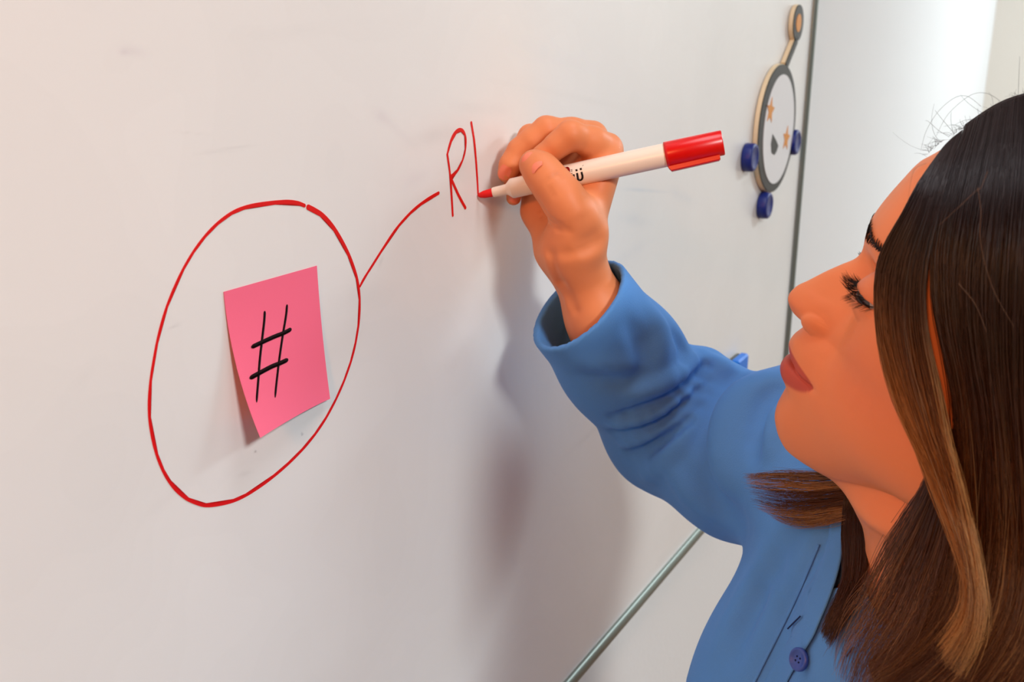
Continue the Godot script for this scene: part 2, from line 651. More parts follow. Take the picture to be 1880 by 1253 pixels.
func board_poly(px: Array, o: Vector3, z: float) -> PackedVector2Array:
	var p := PackedVector2Array()
	for k in px:
		var b := on_board(k[0], k[1], z) - o
		p.append(Vector2(b.x, b.y))
	return p

func wall_sign() -> void:
	# round cut-out sign of a smiling star-eyed face with an antenna, leaning on three magnets
	var zf := 0.0076
	var c := on_board(1427, 235, zf)
	c.z = 0.0
	var o := thing("round_sign", "round cut-out sign of a star-eyed smiling face with an antenna", "sign", c)
	var top := on_board(1437, 119, zf)
	var bot := on_board(1415, 354, zf)
	var lf := on_board(1393, 245, zf)
	var rt := on_board(1459, 232, zf)
	var ry := (top.y - bot.y) / 2
	var rx := (rt.x - lf.x) / 2
	var cc := Vector2((lf.x + rt.x) / 2 - c.x, (top.y + bot.y) / 2 - c.y)
	var ant := on_board(1466, 43, zf) - c
	var anc := Vector2(ant.x, ant.y)
	var a0 := on_board(1466, 10, zf)
	var a1 := on_board(1464, 77, zf)
	var ary := (a0.y - a1.y) / 2
	var arx := ary * rx / ry
	var cream := mat(Color(0.90, 0.82, 0.68), 0.6)
	var dark := mat(Color(0.13, 0.12, 0.12), 0.5)
	var white := mat(Color(0.88, 0.88, 0.89), 0.45)
	var gold := mat(Color(0.86, 0.55, 0.16), 0.5)
	obj("backing", plate_mesh(circle_poly(cc, rx * 1.01, ry * 1.01, 64), 0.001, 0.0062), cream, o, "cream backing of the disc")
	obj("ring", plate_mesh(circle_poly(cc, rx, ry, 64), 0.0063, 0.0075), dark, o, "dark rim of the disc")
	var sh := Vector2(0.004, -0.001)
	obj("face", plate_mesh(circle_poly(cc + sh, rx * 0.83, ry * 0.86, 64), 0.0076, 0.0081), white, o, "white disc face")
	for s in [[1413, 204, 1402, 224], [1442, 255, 1432, 275]]:
		var p := on_board(s[0], s[1], zf) - c
		obj("star_eye", plate_mesh(star_poly(Vector2(p.x, p.y), ry * 0.21, 0.15), 0.0082, 0.0086), gold, o, "gold star-shaped eye")
	obj("mouth", plate_mesh(board_poly([[1417, 247], [1423, 258], [1427, 268], [1424, 278], [1420, 285], [1415, 281], [1414, 265]], c, zf), 0.0082, 0.0086), dark, o, "dark open mouth")
	var r0 := cc + Vector2(rx * 0.22, ry * 0.96)
	var r1 := anc - Vector2(0.0, ary * 0.9)
	var d := (r1 - r0).normalized()
	var nn := Vector2(-d.y, d.x)
	obj("antenna_backing", plate_mesh(PackedVector2Array([r0 - nn * 0.0065, r0 + nn * 0.0065, r1 + nn * 0.0065, r1 - nn * 0.0065]), 0.001, 0.0062), cream, o, "cream backing of the antenna")
	obj("antenna_rod", plate_mesh(PackedVector2Array([r0 - nn * 0.005, r0 + nn * 0.005, r1 + nn * 0.005, r1 - nn * 0.005]), 0.0063, 0.0075), dark, o, "dark antenna rod")
	obj("antenna_tip_backing", plate_mesh(circle_poly(anc, arx * 1.02, ary * 1.02, 40), 0.001, 0.0062), cream, o)
	obj("antenna_tip", plate_mesh(circle_poly(anc, arx, ary, 40), 0.0063, 0.0075), dark, o, "dark round antenna tip")
	obj("antenna_light", plate_mesh(circle_poly(anc + Vector2(-0.001, 0), arx * 0.5, ary * 0.5, 32), 0.0076, 0.0081), gold, o, "gold dot on the antenna tip")

func magnets() -> void:
	var blue := mat(Color(0.03, 0.13, 0.46), 0.45, 0.5)
	var seed_mesh: ArrayMesh
	for s in [[1381, 290, "dark blue round magnet at the left edge of the star-eyed sign"], [1460, 262, "dark blue round magnet at the right edge of the star-eyed sign"], [1408, 378, "dark blue round magnet below the star-eyed sign"]]:
		var p := on_board(s[0] , s[1], 0.009)
		p.z = 0.0
		var o := thing("magnet", s[2], "magnet", p, "round magnets holding the sign")
		var st := begin()
		var r := 0.0165
		lathe(st, [Vector2(0, 0.0005), Vector2(r * 0.97, 0.0005), Vector2(r, 0.0012), Vector2(r * 0.97, 0.0105), Vector2(r * 0.9, 0.0120), Vector2(r * 0.72, 0.0125), Vector2(r * 0.66, 0.0118), Vector2(0, 0.0118)].map(func(v): return v), Vector3.ZERO, Vector3(0, 0, 1), 40)
		obj("body", done(st), blue, o)
		st = begin()
		lathe(st, [Vector2(r * 0.6, 0.0), Vector2(r * 0.6, 0.0005), Vector2(0, 0.0005)], Vector3.ZERO, Vector3(0, 0, 1), 32)
		obj("magnet_disc", done(st), mat(Color(0.2, 0.2, 0.2), 0.4, 0.5, 0.8), o)
	# bright blue block magnet peeking out above the sleeve
	var p := on_board(1360, 676, 0.012)
	p.z = 0.0
	var o := thing("board_clip", "bright blue block magnet with a black side just above the blue sleeve", "magnet", p)
	obj("body", box_mesh(Vector3(-0.019, -0.022, 0.004), Vector3(0.019, 0.014, 0.015), 0.002), mat(Color(0.0, 0.46, 0.88), 0.45), o)
	obj("magnet_strip", box_mesh(Vector3(-0.024, -0.022, 0.0005), Vector3(0.017, 0.013, 0.0042), 0.001), mat(Color(0.03, 0.05, 0.04), 0.5), o, "black magnetic back")

# ------------------------------------------------------------------ the marker
var tip_at := Vector3.ZERO
var pen_axis := Vector3.ZERO

func marker() -> void:
	tip_at = on_board(877, 360, 0.0006)
	var end := pt(1329, 262, 0.625)
	pen_axis = (end - tip_at).normalized()
	var L := (end - tip_at).length()
	var o := thing("marker_pen", "white whiteboard marker with its red cap on the back end, held in the hand", "marker", tip_at)
	var y := pen_axis
	var up := Vector3.UP
	var side := (up - y * up.dot(y)).normalized()
	var white := mat(Color(0.93, 0.88, 0.82), 0.32, 0.5)
	var red := mat(Color(0.82, 0.015, 0.02), 0.30, 0.5)
	var st := begin()
	# felt nib, chisel rounded
	lathe(st, [Vector2(0.0028, 0.0125), Vector2(0.0028, 0.0085), Vector2(0.0025, 0.0045), Vector2(0.0017, 0.0016), Vector2(0.0009, 0.0004), Vector2(0, 0)], Vector3.ZERO, y, 24)
	obj("nib", done(st), mat(Color(0.85, 0.02, 0.02), 0.8), o, "red felt nib")
	st = begin()
	var c0 := 0.0105
	lathe(st, [Vector2(0.0066, 0.0430), Vector2(0.0066, 0.0240), Vector2(0.0064, 0.0234), Vector2(0.0038, 0.0205), Vector2(0.0036, 0.0200), Vector2(0.0033, 0.0110), Vector2(0.0030, c0), Vector2(0.0, c0)], Vector3.ZERO, y, 48)
	obj("nib_holder", done(st), white, o)
	st = begin()
	var cap0 := L - 0.0370
	lathe(st, [Vector2(0.0076, cap0 + 0.01), Vector2(0.0076, 0.0445), Vector2(0.0073, 0.0405), Vector2(0.0071, 0.0402), Vector2(0.0060, 0.0402)], Vector3.ZERO, y, 56)
	obj("barrel", done(st), white, o)
	st = begin()
	lathe(st, [Vector2(0, L - 0.001), Vector2(0.0068, L - 0.001), Vector2(0.0074, L - 0.0006), Vector2(0.0079, L - 0.0012), Vector2(0.0083, cap0 + 0.002), Vector2(0.0083, cap0), Vector2(0.0077, cap0)], Vector3.ZERO, y, 56)
	obj("cap", done(st), red, o, "red plastic cap pushed on the back end")
	# clip along the underside of the cap
	var cs := (-side * 0.95 + y.cross(side) * 0.3).normalized()
	var ct := y.cross(cs).normalized()
	st = begin(false)
	var a := y * (cap0 + 0.0005) + cs * 0.0100
	var poly := [Vector2(-0.0024, -0.004), Vector2(0.0024, -0.004), Vector2(0.0024, 0.0006), Vector2(0.0016, 0.0012), Vector2(-0.0016, 0.0012), Vector2(-0.0024, 0.0006)]
	var rings := []
	for k in [[0.0, 0.3], [0.0015, 1.0], [0.0315, 0.85], [0.0325, 0.6]]:
		var r := []
		for p in poly:
			r.append(a + y * k[0] + ct * p.x + cs * (p.y * 1.0 - (1.0 - k[1]) * 0.003))
		rings.append(r)
	for i in rings.size() - 1:
		for k in 6:
			var v0: Vector3 = rings[i][k]
			var v1: Vector3 = rings[i][(k + 1) % 6]
			var v2: Vector3 = rings[i + 1][(k + 1) % 6]
			var v3: Vector3 = rings[i + 1][k]
			quad(st, v0, v3, v2, v1)
	for k in range(1, 5):
		st.add_vertex(rings[0][0]); st.add_vertex(rings[0][k]); st.add_vertex(rings[0][k + 1])
		st.add_vertex(rings[-1][0]); st.add_vertex(rings[-1][k + 1]); st.add_vertex(rings[-1][k])
	st.generate_normals()
	obj("clip", st.commit(), red, o)
	marker_print(o, y, side)

func marker_print(o: Node3D, y: Vector3, side: Vector3) -> void:
	# printed letters wrapped on the barrel: shapes given in mm, along (from the nib) and round (up)
	var r := 0.00763
	# direction round the barrel that faces the viewer's side
	var face := (EYE - (tip_at + y * 0.065))
	face = (face - y * face.dot(y)).normalized()
	var up := y.cross(face).normalized()
	if up.y < 0:
		up = -up
	var wrap := func(p: Vector2, lift: float) -> Vector3:
		var a := p.y * 0.001 / r
		return y * (p.x * 0.001) + (face * cos(a) + up * sin(a)) * (r + lift)
	var black := mat(Color(0.05, 0.035, 0.03), 0.5)
	var red := mat(Color(0.85, 0.06, 0.08), 0.5)
	var gray := mat(Color(0.35, 0.3, 0.26), 0.5)
	# pixels of the strokes, traced on to the barrel
	var s := [
		[black, [[1067.3, 316], [1069.2, 324], [1068.5, 329], [1065, 331.5], [1061.5, 329.5], [1060.3, 325], [1059.3, 318]], 1.35],
		[black, [[1061.3, 329], [1058, 332.8], [1055, 331.5], [1053.4, 327], [1052.9, 320.5]], 1.35],
		[black, [[1065.8, 309], [1066.6, 312.8]], 1.35],
		[black, [[1057.9, 311.4], [1058.7, 315]], 1.35],
		[gray, [[1047.8, 312.4], [1050.6, 312]], 0.5], [gray, [[1047.9, 314.8], [1050.9, 314.4]], 0.5], [gray, [[1048, 319], [1051, 318.6]], 0.45], [gray, [[1048, 322], [1051, 321.6]], 0.5], [gray, [[1048.2, 325], [1051, 325]], 0.6],
		[gray, [[1069.8, 304.3], [1070.4, 304.6]], 1.1],
		[red, [[1028, 312], [1032, 310.2], [1035, 311], [1036.5, 314.5], [1038, 320]], 1.5],
		[red, [[1035, 311.4], [1039, 308.8], [1042.5, 309], [1044.3, 313], [1044.8, 320]], 1.5]]
	for e in s:
		var pts := []
		for p in e[1]:
			pts.append(on_barrel(p[0], p[1], r, y, face, up))
		var line := spline(pts, 6)
		var st := begin()
		var m := line.size()
		for i in m - 1:
			var row := []
			for q in [i, i + 1]:
				var d: Vector2 = (line[mini(q + 1, m - 1)] - line[maxi(q - 1, 0)]).normalized()
				var nn := Vector2(-d.y, d.x) * float(e[2]) * 0.5
				row.append(wrap.call(line[q] + nn, 0.00004))
				row.append(wrap.call(line[q] - nn, 0.00004))
			quad(st, row[0], row[1], row[3], row[2])
			quad(st, row[2], row[3], row[1], row[0])
		obj("printed_letter", done(st), e[0], o)

func on_barrel(px: float, py: float, r: float, y: Vector3, face: Vector3, up: Vector3) -> Vector2:
	# (mm along, mm round) of the barrel point seen at a pixel
	var d := ray(px, py)
	var o := EYE - tip_at
	var dp := d - y * d.dot(y)
	var op := o - y * o.dot(y)
	var a := dp.dot(dp)
	var b := dp.dot(op)
	var c := op.dot(op) - r * r
	var t := (-b - sqrt(maxf(b * b - a * c, 0.0))) / a
	var p := o + d * t
	return Vector2(p.dot(y) * 1000.0, atan2(p.dot(up), p.dot(face)) * r * 1000.0)

# ------------------------------------------------------------------ the head
# Head frame: origin at the root of the nose in the middle plane, f forward, u up along the face, z towards her left; millimetres.
var h_o := Vector3.ZERO
var h_f := Vector3.ZERO
var h_u := Vector3.ZERO
var h_z := Vector3.ZERO

func setup_head() -> void:
	h_z = -ray(1720, 73)
	h_z.y = 0
	h_z = h_z.normalized()
	var ex := Vector3.UP.cross(h_z)
	var t := deg_to_rad(22.0)
	h_f = -ex * cos(t) + Vector3.UP * sin(t)
	h_u = ex * sin(t) + Vector3.UP * cos(t)
	h_o = pt(1520, 620, 0.494)
	h_o = seen(1581, 463, 0.0)

func seen(px: float, py: float, z: float) -> Vector3:
	# the point of the plane z mm beside the middle of the head that shows at this pixel
	var r := ray(px, py)
	return EYE + r * ((h_o + h_z * (z * 0.001) - EYE).dot(h_z) / r.dot(h_z))

func to_head(p: Vector3) -> Vector3:
	var d := (p - h_o) * 1000.0
	return Vector3(d.dot(h_f), d.dot(h_u), d.dot(h_z))

func from_head(q: Vector3) -> Vector3:
	return h_o + (h_f * q.x + h_u * q.y + h_z * q.z) * 0.001

const ZC := [0.0, 4.0, 8.0, 12.0, 16.0, 20.0, 25.0, 31.0, 38.0, 46.0, 54.0, 61.0, 66.0, 69.0]

# pixel of the midline, width scale, depth behind the midline at ZC * scale, lift at the side, back
func head_rows() -> Array:
	return [
		[1715, 283, 0.96, [0.2, 0.7, 1.4, 2.4, 3.8, 6.0, 9.5, 15, 24, 38, 57, 80, 105], 0, -178],
		[1685, 301, 0.97, [0.1, 0.6, 1.2, 2.2, 3.5, 5.6, 9.0, 14, 23, 36, 55, 78, 103], 0, -182],
		[1656, 331, 0.98, [0.1, 0.5, 1.1, 2.0, 3.2, 5.2, 8.5, 13.5, 22, 35, 54, 77, 102], 0, -184],
		[1627, 364, 0.99, [0.1, 0.5, 1.0, 1.8, 2.9, 4.7, 7.9, 12.8, 21, 34, 53, 76, 103], 0, -185],
		[1606, 392, 1.0, [0.1, 0.4, 0.9, 1.6, 2.5, 4.1, 7.0, 11.8, 19.5, 32, 51, 75, 103], 0, -185],
		[1595, 412, 1.0, [0.1, 0.4, 0.8, 1.3, 2.0, 3.2, 5.6, 10, 17, 29, 47, 72, 101], 0, -184],
		[1588, 433.6, 1.0, [0.2, 0.6, 0.9, 1.2, 1.7, 2.6, 4.5, 8.0, 14.5, 25.5, 43, 68, 99], 0, -183],
		[1585, 450, 1.0, [0.5, 1.8, 3.0, 3.6, 4.0, 4.6, 6.0, 9.0, 15.5, 26.5, 43.5, 69, 99], 0, -181],
		[1580, 464, 1.0, [0.9, 3.3, 5.8, 7.5, 8.2, 8.4, 9.0, 11.5, 17.5, 28, 45, 70, 100], 0, -179],
		[1568, 476, 1.0, [1.3, 5.0, 9.0, 11.8, 12.8, 12.4, 12.0, 14, 19.8, 30, 47, 71, 101], 0, -177],
		[1542, 487, 1.0, [1.8, 6.5, 11.8, 15.8, 17.3, 17.0, 16.4, 18, 23.5, 33.5, 50, 73, 104], 0, -174],
		[1513, 500, 1.0, [2.0, 7.3, 13.6, 18.8, 21.6, 22.0, 21.8, 23, 28, 38, 54, 77, 109], 0, -170],
		[1482, 516, 1.0, [1.9, 6.8, 13.5, 20.0, 24.6, 26.6, 27.2, 28.8, 33.5, 43, 58, 81, 113], 0, -166],
		[1465, 524, 1.0, [1.6, 5.8, 12.2, 19.5, 25.8, 28.6, 29.8, 31.6, 36.5, 46, 61, 84, 116], 0, -163],
		[1452, 535, 1.0, [1.2, 4.8, 10.8, 19.0, 26.2, 29.8, 31.4, 33.8, 39, 48.5, 64, 87, 118], 0, -160],
		[1446.5, 546, 1.0, [1.0, 4.2, 9.6, 18.5, 26.0, 30.2, 32.2, 34.8, 40.8, 51, 67, 90, 118], 0, -158],
		[1448, 557, 0.995, [1.1, 4.4, 9.2, 16.8, 24.0, 28.8, 31.0, 34.2, 40.2, 50.5, 66.5, 89, 117], 0, -157],
		[1454, 570, 0.99, [1.3, 4.6, 8.8, 15.0, 21.5, 26.4, 28.9, 32.6, 39.2, 50, 66, 88, 115], 0, -156],
		[1467, 580, 0.985, [1.3, 3.8, 6.8, 10.8, 17.2, 23.0, 26.2, 30.6, 37.8, 49, 65, 87, 112], 0, -156],
		[1476, 589, 0.98, [1.0, 2.6, 4.6, 7.8, 12.8, 19.0, 23.2, 28.4, 36, 47.5, 64, 86, 110], 0, -156],
		[1478, 596, 0.975, [0.6, 1.7, 3.4, 6.2, 10.4, 16.6, 21.4, 27.0, 35, 46.5, 63, 85, 108], 0, -156],
		[1469, 606, 0.97, [0.2, 0.9, 2.4, 5.0, 8.9, 15.0, 20.6, 27, 35.5, 47.5, 64.5, 86, 109], 0, -156],
		[1456, 616, 0.96, [0.2, 1.0, 2.7, 5.4, 9.4, 15.6, 21.6, 28.6, 37.5, 50, 67, 88, 110], 0, -156],
		[1448.6, 627, 0.955, [0.4, 1.6, 3.5, 6.3, 10.2, 16.2, 22.2, 29.2, 38.3, 50.6, 67.6, 88, 110], -0.4, -156],
		[1448, 637, 0.95, [0.4, 1.6, 3.4, 6.0, 9.6, 15.2, 21.3, 28.4, 37.5, 50, 67, 87, 108], -1.2, -157],
		[1450, 646, 0.945, [0.4, 1.4, 3.0, 5.3, 8.5, 13.8, 20.0, 27.2, 36.3, 49, 66, 86, 107], -1.6, -157],
		[1454, 652, 0.94, [0.4, 1.3, 2.6, 4.4, 7.0, 12.0, 18.6, 26, 35.2, 48, 65, 85, 106], -1.8, -157],
		[1441, 656, 0.935, [0.3, 1.1, 2.7, 5.1, 8.8, 14.6, 20.6, 28, 37.5, 50.5, 67.5, 87, 107], -1.8, -157],
		[1433, 668, 0.93, [0.4, 1.4, 3.2, 6.0, 10.3, 16.6, 22.4, 29.6, 39, 52, 69, 88, 107], -1.4, -158],
		[1433, 680, 0.92, [0.4, 1.4, 3.1, 5.7, 9.6, 15.4, 21.2, 28.4, 38, 51, 68, 87, 105], -0.6, -158],
		[1441, 695, 0.91, [0.2, 0.8, 2.0, 4.0, 7.2, 12.2, 18.0, 25.4, 35, 48, 64.5, 83, 100], 0, -158],
		[1443, 708, 0.89, [0.2, 0.7, 1.8, 3.6, 6.6, 11.4, 17.2, 24.6, 34.4, 47.4, 63, 81, 97], 1, -158],
		[1437, 721, 0.87, [0.2, 0.8, 2.0, 4.0, 7.2, 12.2, 18.4, 26.2, 36.2, 49, 64.5, 81, 96], 2, -158],
		[1428, 738, 0.85, [0.3, 1.0, 2.4, 4.8, 8.4, 14.0, 20.8, 29, 39.5, 52.5, 68, 83, 96], 4, -159],
		[1423, 755, 0.82, [0.3, 1.1, 2.7, 5.4, 9.4, 15.4, 22.6, 31.4, 42, 55, 69.5, 83, 94], 7, -159],
		[1423, 770, 0.80, [0.3, 1.2, 2.9, 5.8, 10.0, 16.2, 23.8, 33, 44, 57, 70, 82, 92], 10, -160],
		[1428, 792, 0.77, [0.4, 1.3, 3.0, 5.8, 10.0, 16.0, 23.6, 33, 44.5, 57, 69, 79.5, 88], 15, -161],
		[1440, 812, 0.75, [0.4, 1.2, 2.7, 5.2, 9.0, 14.0, 19.6, 26.6, 35, 46, 58, 70, 80], 20, -162],
		[1462, 829, 0.74, [0.2, 0.8, 1.9, 3.8, 6.8, 10.6, 15.6, 22.4, 31, 42, 54, 65, 73], 23, -163],
		[1491, 846, 0.73, [0.1, 0.4, 1.0, 2.2, 4.2, 7.2, 11.6, 17.6, 25.6, 36, 46.4, 55, 61], 24, -164],
		[1525, 866, 0.72, [0.0, 0.2, 0.6, 1.3, 2.6, 4.9, 8.8, 14.4, 21.8, 30.6, 38.6, 45, 49], 23, -166]]

var head_cage := []

func build_head_cage() -> void:
	head_cage = []
	var n := ZC.size()
	# scalp rows above the hairline: ellipses
	for r in [[-86, 102, 8, 98, 12], [-62, 97, 36, -130, 95], [-40, 88, 52, -156, 82], [-22, 76, 61, -170, 66]]:
		var row := []
		var f0: float = r[0]
		var w: float = r[2]
		var fb: float = r[3] if r[3] < 0 else -100.0
		var ub: float = r[4] if r[3] < 0 else 102.0
		var fs := (f0 + fb) / 2
		for j in n:
			var a := asin(clampf(ZC[j] / 69.0, 0, 1))
			row.append(Vector3(fs + (f0 - fs) * cos(a), float(r[1]), w * sin(a)))
		for k in 5:
			var a := PI / 2 * (k + 1) / 5.0
			row.append(Vector3(fs + (fb - fs) * sin(a), lerpf(r[1], ub, sin(a)), w * cos(a)))
		head_cage.append(row)
	for r in head_rows():
		var m := to_head(seen(r[0], r[1], 0))
		var row := [Vector3(m.x, m.y, 0)]
		var w: float = 69.0 * r[2]
		for j in range(1, n):
			var z: float = ZC[j] * r[2]
			var s := smoothstep(0.15, 0.95, z / w)
			var li: float = r[4]
			if li < 0:
				# the corner of the mouth: a dip that ends in the cheek
				s = smoothstep(3.0, 22.0, z) * (1.0 - smoothstep(26.0, 45.0, z))
			row.append(Vector3(m.x - r[3][j - 1], m.y + li * s, z))
		var last: Vector3 = row[-1]
		for k in 5:
			var a := PI / 2 * (k + 1) / 5.0
			row.append(Vector3(last.x + (float(r[5]) - last.x) * sin(a), last.y, w * cos(a)))
		head_cage.append(row)
	# even out the rows away from the midline
	for pass_no in 14:
		var old := head_cage.duplicate(true)
		for i in range(3, head_cage.size() - 1):
			for j in range(4, head_cage[i].size()):
				var reach := [0, 0, 0, 0, 1, 2, 4, 7, 10, 14][mini(j, 9)] as int
				if pass_no >= reach:
					continue
				var m: Vector3 = (old[i - 1][j] + old[i + 1][j]) * 0.25 + old[i][j] * 0.5
				head_cage[i][j] = Vector3(m.x, m.y, m.z)
	# the neck: rings that turn level further down
	for r in [[1552, 893, 51, 92, 0.42], [1567, 922, 51, 98, 0.42], [1580, 950, 51, 102, 0.42], [1586, 976, 52, 104, 0.42], [1588, 1003, 54, 106, 0.42], [1583, 1031, 58, 110, 0.42], [1574, 1060, 61, 112, 0.45], [1558, 1090, 66, 116, 0.5], [1535, 1125, 80, 118, 0.55], [1512, 1160, 90, 120, 0.6]]:
		var m := to_head(seen(r[0], r[1], 0))
		var row := []
		var w: float = r[2]
		var deep: float = r[3]
		for j in n:
			var a := asin(clampf(ZC[j] / 69.0, 0, 1))
			var d := deep * 0.5 * (1 - cos(a))
			row.append(Vector3(m.x - d, m.y + d * float(r[4]), w * sin(a)))
		for k in 5:
			var a := PI / 2 * (k + 1) / 5.0
			var d := deep * 0.5 * (1 + sin(a))
			row.append(Vector3(m.x - d, m.y + d * float(r[4]), w * cos(a)))
		head_cage.append(row)

func cage_at(i: int, ti: float, j: int, tj: float) -> Vector3:
	# bicubic; the columns continue mirrored across the midline
	var q := []
	for k in 4:
		var row: Array = head_cage[clampi(i - 1 + k, 0, head_cage.size() - 1)]
		var c := []
		for l in 4:
			var jj := j - 1 + l
			var v: Vector3
			if jj < 0:
				v = row[-jj]
				v.z = -v.z
			elif jj >= row.size():
				v = row[2 * row.size() - 2 - jj]
				v.z = -v.z
			else:
				v = row[jj]
			c.append(v)
		q.append(crom(c[0], c[1], c[2], c[3], tj))
	return crom(q[0], q[1], q[2], q[3], ti)

var eye_c := Vector3.ZERO      # centre of her left eyeball in the head frame
const EYE_R := 11.8

func smax(a: float, b: float, k: float) -> float:
	var h := clampf(0.5 + 0.5 * (a - b) / k, 0.0, 1.0)
	return lerpf(b, a, h) + k * h * (1.0 - h)

func lid_lines(z: float) -> Vector2:
	# upper and lower lid margin (u) at |z|
	var t := clampf((z - 17.5) / 28.0, 0.0, 1.0)
	var arch := sin(PI * pow(t, 0.9))
	return Vector2(eye_c.y + 0.6 + 2.4 * arch - 1.4 * t, eye_c.y - 0.2 - 3.0 * arch - 1.2 * t)

func sculpt(q: Vector3) -> Vector3:
	var z := absf(q.z)
	# eye: lids over the eyeball
	if q.x > -60.0 and absf(q.y - eye_c.y) < 18.0 and absf(z - eye_c.z) < 20.0:
		var rr := Vector2(q.y - eye_c.y, z - eye_c.z).length_squared()
		var lids := lid_lines(z)
		var inside := smoothstep(16.5, 19.0, z) * (1.0 - smoothstep(44.0, 47.0, z))
		var ru := EYE_R + 1.7
		var rl := EYE_R + 1.3
		if q.y >= lids.x:
			var fs := eye_c.x + (sqrt(maxf(ru * ru - rr, 0.0)) if rr < ru * ru else -6.0)
			q.x = lerpf(q.x, smax(q.x - 2.5 * exp(-pow((q.y - lids.x - 9.5) / 2.2, 2.0)) * inside, fs, 2.2), inside)
		elif q.y <= lids.y:
			var fs := eye_c.x + (sqrt(maxf(rl * rl - rr, 0.0)) if rr < rl * rl else -6.0)
			q.x = lerpf(q.x, smax(q.x, fs, 3.0), inside)
		else:
			var ri := EYE_R - 1.5
			var fs := eye_c.x + sqrt(maxf(ri * ri - rr, 0.0))
			q.x = lerpf(q.x, minf(q.x, fs), inside)
	# the wing of the nose
	var wa := 1.0 - pow((q.y + 38.3) / 6.4, 2.0) - pow((z - 11.3) / 6.3, 2.0)
	if wa > -0.6 and q.x > -14.0:
		var fs := 0.2 + 10.0 * (sqrt(wa) if wa > 0.0 else wa * 1.5)
		q.x = smax(q.x, fs, 1.3)
	if z > 8.0 and z < 30.0:
		for s in ala_path:
			var d: float = (Vector2(q.y, z) - s).length_squared()
			q.x -= 0.22 * exp(-d / 3.0)
	# fold from the nose past the mouth corner, and the mouth corner itself
	if z > 12.0 and z < 44.0 and q.x > -50.0:
		for s in fold_path:
			var d: float = (Vector2(q.y, z) - Vector2(s.x, s.y)).length_squared()
			q.x -= s.z * exp(-d / 14.0)
		var dm := Vector2(q.y + 64.2, (z - 24.5) * 0.8).length_squared()
		q.x -= 1.6 * exp(-dm / 5.0)
	# the line between the lips
	if z < 26.0 and q.x > -20.0:
		var lu := -62.2 - 1.8 * smoothstep(3.0, 22.0, z)
		q.x -= 1.5 * exp(-pow((q.y - lu) / 0.8, 2.0)) * (1.0 - smoothstep(22.0, 26.0, z))
	return q

var ala_path := []
var fold_path := []

func skin_colour(q: Vector3) -> Color:
	# linear base colours
	var skin := Vector3(0.72, 0.245, 0.100)
	var z := absf(q.z)
	# cheeks and nose a little redder
	var red := 0.55 * exp(-(pow((q.y + 42.0) / 22.0, 2.0) + pow((z - 46.0) / 18.0, 2.0)))
	red += 0.30 * exp(-(pow((q.y + 37.0) / 8.0, 2.0) + pow(z / 16.0, 2.0))) * (1.0 if q.x > -6.0 else 0.0)
	skin = skin.lerp(Vector3(0.70, 0.185, 0.078), clampf(red, 0, 1))
	# eyelids
	if q.x > -30.0:
		var el := exp(-(pow((q.y - eye_c.y - 4.0) / 7.0, 2.0) + pow((z - 31.0) / 13.0, 2.0)))
		skin = skin.lerp(Vector3(0.58, 0.175, 0.085), el * 0.7)
	# lips
	if z < 28.0 and q.x > -14.0:
		var droop := 1.8 * smoothstep(3.0, 22.0, z)
		var mid := -62.2 - droop
		var taper := sqrt(maxf(1.0 - pow(z / 25.0, 2.0), 0.0))
		var top := mid + 6.2 * taper - 0.6 * exp(-z * z / 4.0)
		var bot := mid - 10.5 * taper
		var k := smoothstep(-0.9, 0.5, top - q.y) * smoothstep(-1.4, 0.9, q.y - bot) * (1.0 if taper > 0.0 else 0.0)
		skin = skin.lerp(Vector3(0.46, 0.075, 0.048), clampf(k, 0, 1))
	return Color(skin.x, skin.y, skin.z)

var near_side := []

func to_pixel(p: Vector3) -> Vector2:
	var c := cam_basis.inverse() * (p - EYE)
	return Vector2(IMG.x / 2 - FOCAL * c.x / c.z, IMG.y / 2 + FOCAL * c.y / c.z)

func skin_z(px: float, py: float) -> float:
	var best := 1e9
	var z := 0.0
	for n in near_side:
		var d: float = (n[0] - Vector2(px, py)).length_squared()
		if d < best:
			best = d
			z = n[1]
	return z

